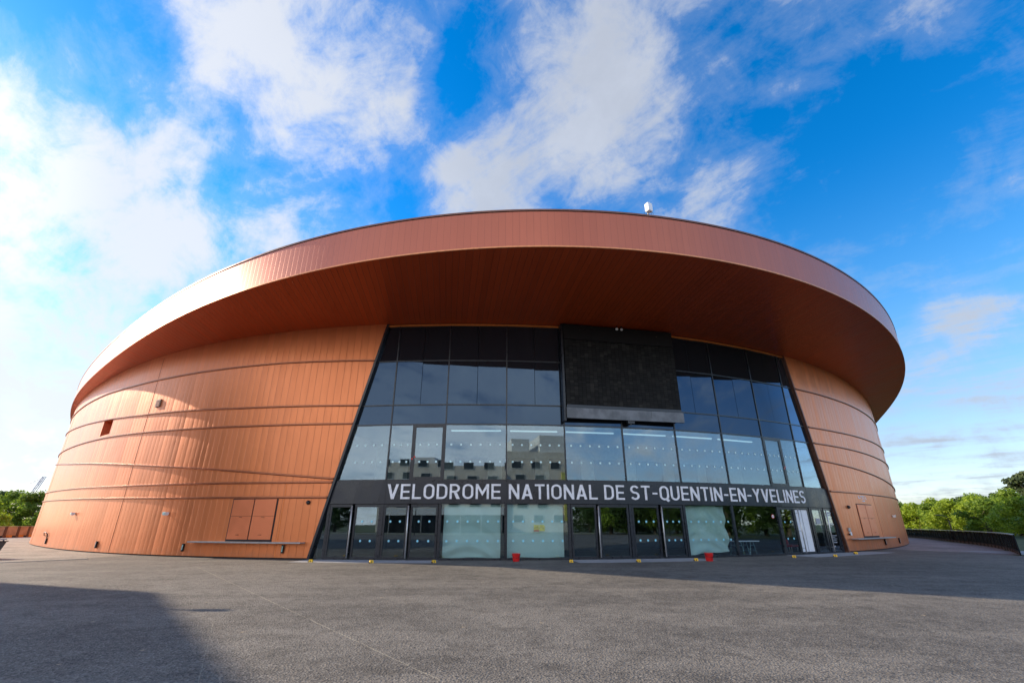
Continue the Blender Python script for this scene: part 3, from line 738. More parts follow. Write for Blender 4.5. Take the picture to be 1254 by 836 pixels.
# notices inside the last two leaves
def notice(d, s0, s1, z0, z1, m, off=-.002):
    b = MB(); b.wbox(s0, s1, z0, z1, -.005, off + .004); return b.build('notice', m, d)
M_paper = plain('paper', (0.36, 0.38, 0.41), 0.7, var=0.05)
notice(dK, 23.98, 24.42, 1.68, 2.02, M_paper)
for z0, z1, w in ((2.30, 2.40, .62), (2.20, 2.26, .52), (1.98, 2.03, .6), (1.86, 1.90, .4), (1.64, 1.69, .7), (1.52, 1.56, .45), (.98, 1.02, .75), (.90, .925, .5), (.80, .83, .72), (.70, .73, .6), (.58, .63, .62), (.34, .42, .3)):
    notice(dL, 25.28, 25.28 + w, z0, z1, M_paper)
# fixed ground floor panes
def gpane(s0, s1, n=0):
    b = MB(); b.fpoly([(s0, .10), (s1, .10), (s1, ZD), (s0, ZD)], s0 - .1, s1 + .1, -.03, -.006)
    w = b.build('window', M_glass_low, VEL)
    b = MB(); b.fpoly([(s0, .05), (s1, .05), (s1, .10), (s0, .10)], s0 - .1, s1 + .1, -.06, .035); b.build('sill_frame', M_frame, w)
    if n: ddots(w, s0 + .05, s1 - .05, n, s0 - .1, s1 + .1)
gpane(0.38, 3.60, 6); gpane(3.76, 6.90, 6); gpane(13.68, 16.76, 6)
gpane(16.92, 20.34)
b = MB(); b.fpoly([(edge_l(.1) + .09, .05), (-5.72, .05), (-5.72, 2.6), (edge_l(2.6) + .09, 2.6)], -6.5, -5.5, -.03, -.006); b.build('window', M_glass_low, VEL)
b = MB(); b.fpoly([(26.48, .05), (edge_r(.05) - .08, .05), (26.50, 1.2)], 26.3, 26.8, -.03, -.006); b.build('window', M_glass_low, VEL)

# ------------------------------------------------------------------ interior seen through the glass
def islab(name, z0, z1, o0, o1, m, s0=-6.2, s1=26.6, n=16):
    b = MB(); b.wbox(s0, s1, z0, z1, o0, o1, n); return b.build(name, m, VEL)
islab('lobby_floor', -.018, .012, -9, -.13, M_floor_i)
islab('lobby_ceiling', 2.75, 3.70, -9, -.13, M_int_d)
islab('lobby_back_wall', .02, 2.7, -9.2, -9.0, M_int_d)
islab('upper_ceiling', 6.80, 7.0, -6, -.14, M_int)
islab('upper_back_wall', 3.7, 6.8, -6.2, -6.0, M_int)
for k in range(8):
    s = -3.5 + k * 3.6
    islab('wall_opening', 4.1, 5.75, -5.99, -5.95, M_int_d, s, s + 2.5, 2)
for i in range(2, 8):
    b = MB(); b.fpoly([(BAY[i] + .25, 6.50), (BAY[i + 1] - .3, 6.50), (BAY[i + 1] - .3, 6.57), (BAY[i] + .25, 6.57)], BAY[i], BAY[i + 1], -.62, -.52); b.build('tube_light', M_tube, VEL)
b = MB()
for s in (-6.2, 26.5): b.wbox(s, s + .05, 0.02, 6.8, -9, -.3)
b.build('side_wall', M_int_d, VEL)

# ------------------------------------------------------------------ wall details of the building
def shutters(s0, s1, zs0, zs1, sh0, sh1):
    g = MB(); g.wbox(s0 - .075, s1 + .075, zs0 - .10, zs1 + .06, OFFC - .02, OFFC + .012, 4); gb = g.build('hatch', M_gap, VEL)
    mid = (s0 + s1) / 2; zh = zs0 + (zs1 - zs0) * .575
    for a, c in ((s0, mid - .035), (mid + .035, s1)):
        b = MB(); b.wbox(a, c, zs0, zh - .006, OFFC + .012, OFFC + .045, 2); b.wbox(a, c, zh + .006, zs1, OFFC + .012, OFFC + .045, 2)
        b.build('shutter', M_shutter, gb)
        for z in (zh - .05, zs0 + .22):
            b = MB(); cc = (a + c) / 2; b.wbox(cc - .09, cc + .09, z - .015, z + .02, OFFC + .045, OFFC + .075); b.build('latch', M_rail, gb)
    b = MB(); n = 14
    b.wbox(sh0, sh1, .755, .815, OFFC, OFFC + .46, n); b.build('counter_shelf', M_galv, VEL)
shutters(-11.43, -8.66, .92, 2.93, -13.65, -6.62)
shutters(29.62, 32.55, .92, 2.95, 27.44, 34.9)
def wlight(name, label, cat, s, z, w, h, d, m, group=None, lens=None):
    p = W(s, z, OFFC); e = empty(name, p, label, cat, group)
    b = MB(); b.wbox(s - w / 2, s + w / 2, z - h / 2, z + h / 2, OFFC + .05, OFFC + .05 + d); b.wbox(s - w / 2 + .02, s + w / 2 - .02, z - h / 2 - .03, z - h / 2, OFFC + .08, OFFC + d); b.build('housing', m, e, weld=False)
    b = MB(); b.wbox(s - .03, s + .03, z - .03, z + .03, OFFC + .002, OFFC + .048); b.build('bracket', M_black, e)
    if lens: b = MB(); b.wbox(s - w / 2 + .02, s + w / 2 - .02, z - h / 2 + .02, z + h / 2 - .02, OFFC + .051 + d, OFFC + .058 + d); b.build('lens', lens, e)
M_teal = plain('pale_teal_lens', (0.35, 0.62, 0.58), 0.3)
G1 = 'floodlights on the copper wall'
wlight('wall_floodlight', 'small white floodlight high on the copper wall near its left end', 'wall light', -29.0, 2.37, .30, .16, .2, M_white, G1, M_teal)
wlight('wall_floodlight', 'small pale green floodlight on the left copper wall, left of the double hatch', 'wall light', -16.35, 2.25, .28, .15, .2, M_white, G1, M_teal)
wlight('wall_floodlight', 'small pale green floodlight on the right copper wall beyond the hatch', 'wall light', 38.4, 2.28, .26, .15, .2, M_white, G1, M_teal)
G2 = 'low black wall fittings'
for s, lab in ((-34.85, 'short black drain stub low on the copper wall below a bent hose'), (-23.25, 'short black drain stub on the left copper wall near its vertical joint'), (-14.37, 'short black drain stub just left of the left metal shelf'), (-7.81, 'short black drain stub under the right end of the left metal shelf'), (33.5, 'short dark drain stub under the right end of the right metal shelf'), (38.36, 'short dark drain stub on the right copper wall beyond the shelf')):
    e = empty('drain_stub', W(s, .48, OFFC), lab, 'drain pipe', G2)
    b = MB(); b.wbox(s - .055, s + .055, .30, .68, OFFC + .005, OFFC + .10); b.wbox(s - .04, s + .04, .28, .30, OFFC + .01, OFFC + .09); b.build('body', M_black, e, weld=False)
    b = MB(); b.wbox(s - .03, s + .03, .36, .62, OFFC + .101, OFFC + .112); b.build('cover', M_teal if s in (-14.37, -7.81) else M_galv, e)
b = MB(); b.tube([W(-36.4, .86, OFFC + .05), W(-36.0, 1.02, OFFC + .16), W(-35.5, 1.10, OFFC + .2), W(-35.1, 1.08, OFFC + .16), W(-34.95, .95, OFFC + .08), W(-34.9, .69, OFFC + .06)], .035, 8)
tag(b.build('hose', M_black, None, smooth=True), 'bent black hose sticking out of the copper wall near its left end', 'hose')
for s, z, lab in ((-6.77, 2.74, 'black dome camera on the copper wall left of the entrance doors'), (28.14, 2.75, 'black dome camera on the copper wall right of the entrance doors')):
    e = empty('dome_camera', W(s, z, OFFC), lab, 'camera', 'dome cameras beside the entrance')
    x, y, nx, ny = wat(s); b = MB()
    b.tube([W(s, z, OFFC + .002), W(s, z, OFFC + .05)], .11, 16); b.build('base', M_black, e, smooth=False)
    b = MB(); pr = [(.105 * math.cos(a), .05 + .105 * math.sin(a)) for a in [i * math.pi / 12 for i in range(7)]]
    for (r0, o0), (r1, o1) in zip(pr, pr[1:]):
        for k in range(16):
            q0, q1 = 2 * math.pi * k / 16, 2 * math.pi * (k + 1) / 16
            b.face([W(s + r0 * math.cos(q0), z + r0 * math.sin(q0), OFFC + o0), W(s + r0 * math.cos(q1), z + r0 * math.sin(q1), OFFC + o0), W(s + r1 * math.cos(q1), z + r1 * math.sin(q1), OFFC + o1), W(s + r1 * math.cos(q0), z + r1 * math.sin(q0), OFFC + o1)])
    b.build('dome', M_black, e, smooth=True)
e = empty('intercom', W(27.4, 1.22, OFFC), 'small pale grey intercom boxes on the copper wall right of the doors', 'intercom')
b = MB(); b.wbox(27.32, 27.56, 1.22, 1.46, OFFC + .002, OFFC + .07); b.build('panel', M_galv, e)
b = MB(); b.wbox(27.42, 27.58, 1.00, 1.20, OFFC + .002, OFFC + .09); b.build('call_box', M_white, e)
b = MB(); b.wbox(27.26, 27.38, 1.02, 1.12, OFFC + .002, OFFC + .08); b.build('lock', M_black, e)
e = empty('vent_box', W(-20.45, 9.2, OFFC), 'small square grey brown vent box high on the left copper wall', 'vent')
b = MB(); b.wbox(-20.75, -20.20, 8.96, 9.46, OFFC + .002, OFFC + .08); b.build('casing', plain('vent_brown', (0.22, 0.15, 0.11), 0.5), e)
b = MB()
for k in range(5): b.wbox(-20.70, -20.25, 9.0 + .09 * k, 9.04 + .09 * k, OFFC + .081, OFFC + .095)
b.build('louvre', M_rail, e)
# worn white stencil above the right hatch
b = MB()
for p in ([(30.30, 3.56), (30.42, 3.56), (30.46, 3.36), (30.34, 3.36)], [(30.46, 3.36), (30.80, 3.36), (30.80, 3.42), (30.46, 3.42)], [(30.72, 3.50), (31.55, 3.50), (31.55, 3.56), (30.72, 3.56)], [(31.05, 3.34), (31.15, 3.34), (31.15, 3.50), (31.05, 3.50)], [(31.62, 3.56), (31.74, 3.56), (31.92, 3.32), (31.80, 3.32)], [(31.34, 3.30), (31.44, 3.30), (31.44, 3.46), (31.34, 3.46)], [(30.95, 3.18), (31.45, 3.18), (31.45, 3.25), (30.95, 3.25)]):
    b.wpoly(p if p[1][0] > p[0][0] else p[::-1], OFFC + .001, OFFC + .005)
tag(b.build('wall_stencil', plain('worn_white', (0.60, 0.62, 0.68), 0.6, var=0.25, nscale=9), None, weld=False), 'worn white painted marks on the copper wall above the right hatch', 'wall marking')

# ------------------------------------------------------------------ lettering
def ribbon(P, t, closed=False, vend=None):
    n = len(P); out = []
    L = []; Rr = []
    for i in range(n):
        p = Vector(P[i])
        if closed or 0 < i < n - 1:
            d0 = (p - Vector(P[i - 1])).normalized(); d1 = (Vector(P[(i + 1) % n]) - p).normalized()
            n0 = Vector((-d0.y, d0.x)); n1 = Vector((-d1.y, d1.x)); m = (n0 + n1).normalized(); k = t / 2 / max(.3, m.dot(n0))
        else:
            d = (Vector(P[1]) - p).normalized() if i == 0 else (p - Vector(P[i - 1])).normalized(); m = Vector((-d.y, d.x)); k = t / 2
        L.append(p + m * k); Rr.append(p - m * k)
    m_ = n if closed else n - 1
    for i in range(m_):
        j = (i + 1) % n; out.append([tuple(Rr[i]), tuple(Rr[j]), tuple(L[j]), tuple(L[i])])
    return out
def arc_(cx, cy, rx, ry, a0, a1, n=8): return [(cx + rx * math.cos(R(a0 + (a1 - a0) * k / n)), cy + ry * math.sin(R(a0 + (a1 - a0) * k / n))) for k in range(n + 1)]
T = .130
def rect(x0, y0, x1, y1): return [(x0, y0), (x1, y0), (x1, y1), (x0, y1)]
def glyph(c):
    w = .60
    if c == 'I': return T, [rect(0, 0, T, 1)]
    if c == '-': return .36, [rect(.02, .40, .34, .40 + T * .9)]
    if c == 'L': return .52, [rect(0, 0, T, 1), rect(T, 0, .52, T)]
    if c == 'T': return .58, [rect(0, 1 - T, .58, 1), rect(.29 - T / 2, 0, .29 + T / 2, 1 - T)]
    if c == 'E': return .54, [rect(0, 0, T, 1), rect(T, 0, .54, T), rect(T, .42, .50, .42 + T), rect(T, 1 - T, .54, 1)]
    if c in 'OQ':
        w = .62; r = (w - T) / 2; cx = w / 2
        P = arc_(cx, 1 - T / 2 - r, r, r, 0, 180, 10) + arc_(cx, T / 2 + r, r, r, 180, 360, 10)
        g = ribbon(P, T, True)
        if c == 'Q': g.append([(.40, .0), (.52, -.12), (.66, -.02), (.54, .10)])
        return w, g
    if c == 'U':
        w = .60; r = (w - T) / 2
        return w, ribbon([(T / 2, 1)] + arc_(w / 2, T / 2 + r, r, r, 180, 360, 12) + [(w - T / 2, 1)], T)
    if c == 'D':
        w = .61; r = .26
        P = [(T, 1 - T / 2)] + arc_(w - T / 2 - r, 1 - T / 2 - r, r, r, 90, 0, 7) + arc_(w - T / 2 - r, T / 2 + r, r, r, 0, -90, 7) + [(T, T / 2)]
        return w, [rect(0, 0, T, 1)] + ribbon(P, T)
    if c == 'R':
        w = .60; r = (1 - .42 - T) / 2
        P = [(T, 1 - T / 2)] + arc_(w - .02 - T / 2 - r, 1 - T / 2 - r, r, r, 90, -90, 12) + [(T, .42 + T / 2)]
        return w, [rect(0, 0, T, 1)] + ribbon(P, T) + [[(.40, 0), (.60, 0), (.42, .42), (.235, .42)]]
    if c == 'S':
        w = .57; r = (1 - T) / 4; rx = (w - T) / 2; cx = w / 2
        P = arc_(cx, T / 2 + r, rx, r, 205, 360, 9) + arc_(cx, T / 2 + r, rx, r, 0, 80, 5)[1:] + arc_(cx, 1 - T / 2 - r, rx, r, 260, 180, 5) + arc_(cx, 1 - T / 2 - r, rx, r, 180, 25, 9)[1:]
        return w, ribbon(P, T)
    if c == 'N': w = .62; return w, [rect(0, 0, T, 1), rect(w - T, 0, w, 1), [(T, .66), (w - T, 0), (w - T, .34), (T, 1)]]
    if c == 'M': w = .76; h = w / 2; return w, [rect(0, 0, T, 1), rect(w - T, 0, w, 1), [(T, .70), (h, .20), (h, .50), (T, 1)], [(h, .20), (w - T, .70), (w - T, 1), (h, .50)]]
    if c in 'VA':
        w = .66; t_ = .155; bb = .078; h = w / 2; yi = 1 - (h - t_) / (h - bb)
        Lq = [(0, 1), (h - bb, 0), (h, 0), (h, yi), (t_, 1)]; Rq = [(w - x, y) for x, y in Lq][::-1]
        g = [Lq, Rq]
        if c == 'A':
            g = [[(x, 1 - y) for x, y in q][::-1] for q in g]
            xin = lambda y: t_ + (h - bb) * y
            g.append([(xin(.20), .20), (w - xin(.20), .20), (w - xin(.34), .34), (xin(.34), .34)])
        return w, g
    if c == 'Y':
        w = .64; h = w / 2; return w, [rect(h - T / 2, 0, h + T / 2, .42), [(0, 1), (h - T / 2, .42), (h, .42), (h, .62), (.16, 1)], [(w - .16, 1), (h, .62), (h, .42), (h + T / 2, .42), (w, 1)]]
SGN = empty('facade_sign', W(10.3, 2.88, .07), 'large pale letters VELODROME NATIONAL DE ST-QUENTIN-EN-YVELINES on the dark band above the doors', 'sign')
for word, s0, s1 in (('VELODROME', -2.53, 3.41), ('NATIONAL', 3.83, 8.57), ('DE', 8.95, 10.09), ('ST-QUENTIN-EN-YVELINES', 10.44, 23.2)):
    gs = [glyph(c) for c in word]; H = .745
    tot = sum(g[0] for g in gs); gap = .135 if len(word) > 3 else .15
    k = (s1 - s0) / (tot + gap * (len(gs) - 1)); x = s0
    for w, polys in gs:
        b = MB()
        for pi_, p in enumerate(polys):
            q = [(x + a * k, 2.885 + y * H) for a, y in p]
            ar = sum(q[i - 1][0] * q[i][1] - q[i][0] * q[i - 1][1] for i in range(len(q)))
            if ar < 0: q = q[::-1]
            b.wpoly(q, .0605, .095 + (.003 if (word and w == .62 and pi_ == 20) else 0))
        b.build('letter', M_letter, SGN, weld=False)
        x += (w + gap) * k

# ------------------------------------------------------------------ LED screen hung on the glass front
SCR = empty('led_screen', W(10.6, 7.1, .1), 'big switched off LED screen with dirty black tiles hung on the glass front', 'screen')
pa = Vector(W(6.98, 0, .60)); pb = Vector(W(13.86, 0, .60)); ex = (pb - pa); Ls = ex.length; ex.normalize(); en = Vector((ex.y, -ex.x, 0))
def spt(u, z, o): p = pa + ex * u + en * o; return (p.x, p.y, z)
def sbox(b, u0, u1, z0, z1, o0, o1, uv=False):
    A = [spt(u0, z0, o1), spt(u1, z0, o1), spt(u1, z1, o1), spt(u0, z1, o1)]; B = [spt(u0, z0, o0), spt(u1, z0, o0), spt(u1, z1, o0), spt(u0, z1, o0)]
    b.hexa(A, B)
    if uv: b.uv[-6] = [(u0, z0), (u1, z0), (u1, z1), (u0, z1)]
b = MB(); sbox(b, 0, Ls, 7.86, 11.72, -.05, .0, True); b.build('tile_wall', M_led, SCR)
b = MB(); sbox(b, .02, Ls - .02, 7.2, 12.72, -.5, -.055); b.build('back_frame', M_black, SCR)
b = MB(); sbox(b, -.03, Ls - .02, 11.76, 12.70, -.05, .03); b.build('top_panel', M_splash, SCR)
b = MB()
for u0, u1 in ((-.03, 2.62), (2.622, 5.0), (5.002, Ls + .06)): sbox(b, u0, u1, 7.09, 7.66, -.06, .06 + .004 * u0)
b.build('bottom_panel', M_screen_frame, SCR, weld=False)
b = MB(); sbox(b, .0, Ls, 7.67, 7.85, -.06, .01); b.build('lower_rail', plain('blue_black_metal', (0.02, 0.027, 0.04), 0.35), SCR)
b = MB(); sbox(b, -.16, -.035, 6.95, 12.72, -.45, -.06); b.build('side_post', M_frame, SCR)
b = MB(); sbox(b, 3.55, 3.95, 6.93, 7.08, -.25, .02); sbox(b, 3.7, 3.8, 6.86, 6.93, -.2, -.05); b.build('junction_box', M_black, SCR, weld=False)
for k, (u, lab) in enumerate(((3.32, 'left of two small white globe lamps on top of the black screen'), (3.62, 'right of two small white globe lamps on top of the black screen'))):
    c = Vector(spt(u, 12.60, .12)); e = empty('globe_lamp', c, lab, 'lamp', 'globe lamps on top of the screen')
    b = MB(); b.lathe([(.0, -.09), (.065, -.06), (.09, 0), (.065, .06), (.03, .08)], 12, c); b.build('globe', M_white, e, smooth=True)
    b = MB(); b.tube([c + Vector((0, 0, .06)), c + Vector((0, 0, .19))], .03, 8); b.build('stem', M_black, e)

# ------------------------------------------------------------------ things in and around the entrance
def cloth(s0, s1, z0, z1, off, label, slack=.03, tilt=0.0, seed=0, ragged=0.0):
    rnd = random.Random(seed); b = MB(); nu, nv = 48, 40
    ph_ = [rnd.uniform(0, 6.28) for _ in range(8)]
    def o(u, v):
        sag = math.sin(math.pi * u)
        y = v * 1.0 - .22 * sag
        return off + slack * (math.sin(13 * y + ph_[0] + 2.5 * u * tilt * 8) * (1 - v) * .9 + .6 * math.sin(27 * y + ph_[1] + 5 * u) * (1 - v) + .7 * math.sin(7 * u + 9 * y * (1 + tilt * 6) + ph_[2])
                              + .4 * math.sin(22 * u + ph_[3] + 6 * v))
    def P(i, j):
        u, v = i / nu, j / nv; return W(s0 + (s1 - s0) * u, z0 + (z1 - z0) * v + ragged * u * (1 - v) + .02 * math.sin(9 * u + ph_[4]) * (1 - v), o(u, v))
    for i in range(nu):
        for j in range(nv): b.face([P(i, j), P(i + 1, j), P(i + 1, j + 1), P(i, j + 1)])
    ob = b.build('hanging_sheet', M_sheet, None, smooth=True)
    return tag(ob, label, 'curtain', 'cloth sheets hung behind the glass')
cloth(0.47, 3.42, .10, 2.62, -.28, 'pale cloth sheet with sagging folds behind the glass, leftmost of the three sheets', .055, seed=1)
cloth(3.74, 6.72, .10, 2.62, -.28, 'smooth pale cloth sheet behind the glass with a yellow notice in front', .012, seed=2)
cloth(13.70, 16.50, .14, 2.62, -.28, 'wrinkled pale cloth sheet hanging askew behind the glass above a red bucket', .075, .12, 3, .14)
# yellow notice on the middle sheet
e = empty('yellow_notice', W(5.4, 1.5, -.2), 'small yellow notice with red strip stuck inside the glass in front of the pale sheet', 'notice')
b = MB(); b.fpoly([(5.13, 1.40), (5.40, 1.40), (5.40, 1.64), (5.13, 1.64)], 3.7, 7, -.04, -.034); b.fpoly([(5.42, 1.34), (5.70, 1.34), (5.70, 1.58), (5.64, 1.64), (5.42, 1.64)], 3.7, 7, -.04, -.034); b.build('sheet', plain('notice_yellow', (0.80, 0.66, 0.05), 0.6), e, weld=False)
b = MB(); b.fpoly([(5.13, 1.33), (5.40, 1.33), (5.40, 1.397), (5.13, 1.397)], 3.7, 7, -.04, -.034); b.build('strip', M_red, e)
b = MB()
for q in range(7): b.fpoly([(5.17 + .07 * q, 1.47 + .03 * (q % 3)), (5.215 + .07 * q, 1.47 + .03 * (q % 3)), (5.215 + .07 * q, 1.50 + .03 * (q % 3)), (5.17 + .07 * q, 1.50 + .03 * (q % 3))], 3.7, 7, -.0335, -.032)
b.build('print', M_black, e, weld=False)
# prohibition sticker
e = empty('round_sticker', W(19.97, 2.10, -.005), 'round red and white prohibition sticker on the clear ground floor pane', 'sticker')
for r, m, o in ((.115, M_red, .001), (.085, M_white, .004)):
    b = MB(); b.fpoly([(19.97 + r * math.cos(a * math.pi / 10), 2.10 + r * math.sin(a * math.pi / 10)) for a in range(20)], 16.8, 20.4, -.006 + o, -.004 + o); b.build('ring' if r > .1 else 'centre', m, e)
b = MB(); b.fpoly([(19.92, 2.085), (20.02, 2.085), (20.02, 2.115), (19.92, 2.115)], 16.8, 20.4, .0005, .002); b.build('symbol', M_black, e)
# folding table inside
tb = empty('folding_table', W(18.0, .012, -.8), 'white topped folding table with trestle legs standing inside behind the clear pane', 'table')
b = MB(); b.wbox(17.15, 19.0, .74, .785, -1.15, -.45, 4); b.build('table_top', M_white, tb)
for s in (17.55, 18.5):
    b = MB()
    for o in (-1.05, -.55):
        b.tube([W(s - .12, .74, o), W(s - .28, .015, o)], .018, 8); b.tube([W(s + .10, .74, o), W(s + .26, .015, o)], .018, 8)
        b.tube([W(s - .23, .26, o), W(s + .21, .26, o)], .014, 6); b.tube([W(s - .16, .55, o), W(s + .14, .55, o)], .014, 6)
    b.build('trestle_leg', plain('teal_metal', (0.25, 0.38, 0.40), 0.4, 0.4), tb, weld=False)
# red armchair blob reflected/inside the right door
ch = empty('lobby_chair', W(22.95, .012, -1.3), 'low red chair inside the lobby behind the right hand doors', 'chair')
b = MB(); b.wbox(22.6, 23.3, .36, .48, -1.7, -1.0, 2); b.build('seat', M_red, ch)
b = MB(); b.wpoly([(22.6, .485), (23.3, .485), (23.25, .74), (23.1, .82), (22.8, .82), (22.65, .74)], -1.74, -1.64); b.build('backrest', M_red, ch)
for s, o in ((22.66, -1.1), (23.24, -1.1), (22.66, -1.62), (23.24, -1.62)):
    b = MB(); b.tube([W(s, .36, o), W(s, .014, o)], .022, 8); b.build('leg', M_steel, ch)

def bucket(x, y, label, handle_up, s=1.0):
    e = empty('bucket', (x, y, 0), label, 'bucket', 'red buckets by the entrance')
    b = MB(); r0, r1, h = .17 * s, .215 * s, .36 * s
    b.lathe([(0, 0.006), (r0, .006), (r1, h), (r1 + .018, h), (r1 + .018, h + .02), (r1 - .012, h + .02), (r0 - .01, .03), (0, .03)], 28, (x, y, 0)); b.build('pail', M_red, e, smooth=False)
    b = MB(); A = []
    for k in range(13):
        a = math.pi * k / 12; rr = r1 + .012
        A.append((x + rr * math.cos(a), y - .02 - rr * (.92 if not handle_up else .35) * math.sin(a) * .55 - (.12 if not handle_up else 0) * math.sin(a), h - .02 - .16 * s * math.sin(a)))
    b.tube(A, .008, 6); b.build('handle', M_black, e, smooth=True)
bucket(.2, 24.75, 'red plastic bucket in front of the smooth sheet with the yellow notice', False, .92)
bucket(9.62, 24.95, 'red plastic bucket with dark handle in front of the wrinkled askew sheet', False, .95)
# small yellow door stops on the ground
stop = None
labs = ['yellow rubber block on the ground at the foot of the left slanted glass edge', 'yellow rubber block on the apron in front of the leftmost door pair', 'yellow rubber block in front of the mullion left of the first pale sheet', 'yellow rubber block at the left end of the middle pale apron', 'yellow rubber block in front of the middle of the four central doors', 'yellow rubber block just left of the second red bucket', 'yellow rubber block in front of the door left of the white panel', 'yellow rubber block in front of the door covered with notices', 'yellow rubber block at the foot of the right copper wall edge']
for (x, y), lab in zip(((-9.5, 24.2), (-6.5, 23.7), (-3.63, 23.8), (2.78, 24.05), (6.0, 24.3), (9.0, 25.05), (15.15, 27.45), (17.85, 28.2), (20.7, 30.7)), labs):
    if stop is None:
        stop = empty('door_stop', (x, y, .005), lab, 'door stop', 'yellow rubber blocks along the entrance'); X, Y = x, y
        b = MB(); A = [(X - .10, Y - .06, .005), (X + .10, Y - .06, .005), (X + .075, Y - .045, .12), (X - .075, Y - .045, .12)]; B = [(px, 2 * Y - py, pz) for px, py, pz in A]
        b.hexa(A, B); b.build('block', M_yellow, stop)
        b = MB(); b.box((X - .11, Y - .064, .006), (X - .08, Y + .064, .05)); b.box((X - .015, Y - .066, .02), (X + .015, Y + .066, .08)); b.build('rubber_foot', M_black, stop, weld=False)
    else: dup(stop, (x, y, .005), random.uniform(-.5, .9), label=lab)

# roof antenna
ax, ay = plan(FC, math.atan2(6.38 + 4, 85 - 17.6), -.35)
AN = empty('antenna', (ax, ay, ZT), 'small white box antenna with looping cables on the roof edge', 'antenna')
b = MB(); b.tube([(ax, ay, ZT - .12), (ax, ay, ZT + .75)], .035, 8); b.build('mast', M_galv, AN)
b = MB(); Mx = Matrix.Translation((ax + .04, ay - .08, ZT + .42)) @ Matrix.Rotation(R(28), 4, 'Z'); b.box((-.13, -.11, 0), (.13, .11, .40), Mx); b.box((-.12, -.10, -.025), (.12, .10, 0), Mx); b.box((-.12, -.10, .40), (.12, .10, .415), Mx); b.build('case', M_white, AN, weld=False)
b = MB()
for q, sgn in ((.16, 1), (.10, 1), (.17, -1), (.06, -1)):
    b.tube([(ax + sgn * q * .6, ay - .1, ZT + .42), (ax + sgn * q * 1.3, ay - .12, ZT + .28), (ax + sgn * q * 1.1, ay - .1, ZT + .14), (ax + sgn * .02, ay, ZT + .05)], .010, 6)
b.build('cable', M_black, AN, smooth=True, weld=False)

# litter bin at the left edge
BX, BY = -27.4, 26.5
bn = empty('litter_bin', (BX, BY, .004), 'dark grey tapered litter bin with bluish lid at the left edge of the plaza', 'litter bin')
b = MB()
A = [(BX - .30, BY - .30, .01), (BX + .30, BY - .30, .01), (BX + .30, BY + .30, .01), (BX - .30, BY + .30, .01)]; B = [(BX - .46, BY - .46, .80), (BX + .46, BY - .46, .80), (BX + .46, BY + .46, .80), (BX - .46, BY + .46, .80)]
for i in range(4):
    j = (i + 1) % 4; b.face([A[i], A[j], B[j], B[i]])
b.face(A[::-1]); b.face(B); b.build('body', plain('bin_grey', (0.09, 0.095, 0.10), 0.5), bn)
b = MB(); b.box((BX - .50, BY - .50, .805), (BX + .50, BY + .50, .85)); b.build('rim', M_black, bn)
b = MB(); b.box((BX - .44, BY - .44, .90), (BX + .44, BY + .44, .95))
for sx_ in (-1, 1):
    for sy_ in (-1, 1): b.box((BX + sx_ * .36 - .02, BY + sy_ * .36 - .02, .85), (BX + sx_ * .36 + .02, BY + sy_ * .36 + .02, .90))
b.build('lid', plain('bin_lid', (0.32, 0.40, 0.52), 0.3, 0.3), bn, weld=False)

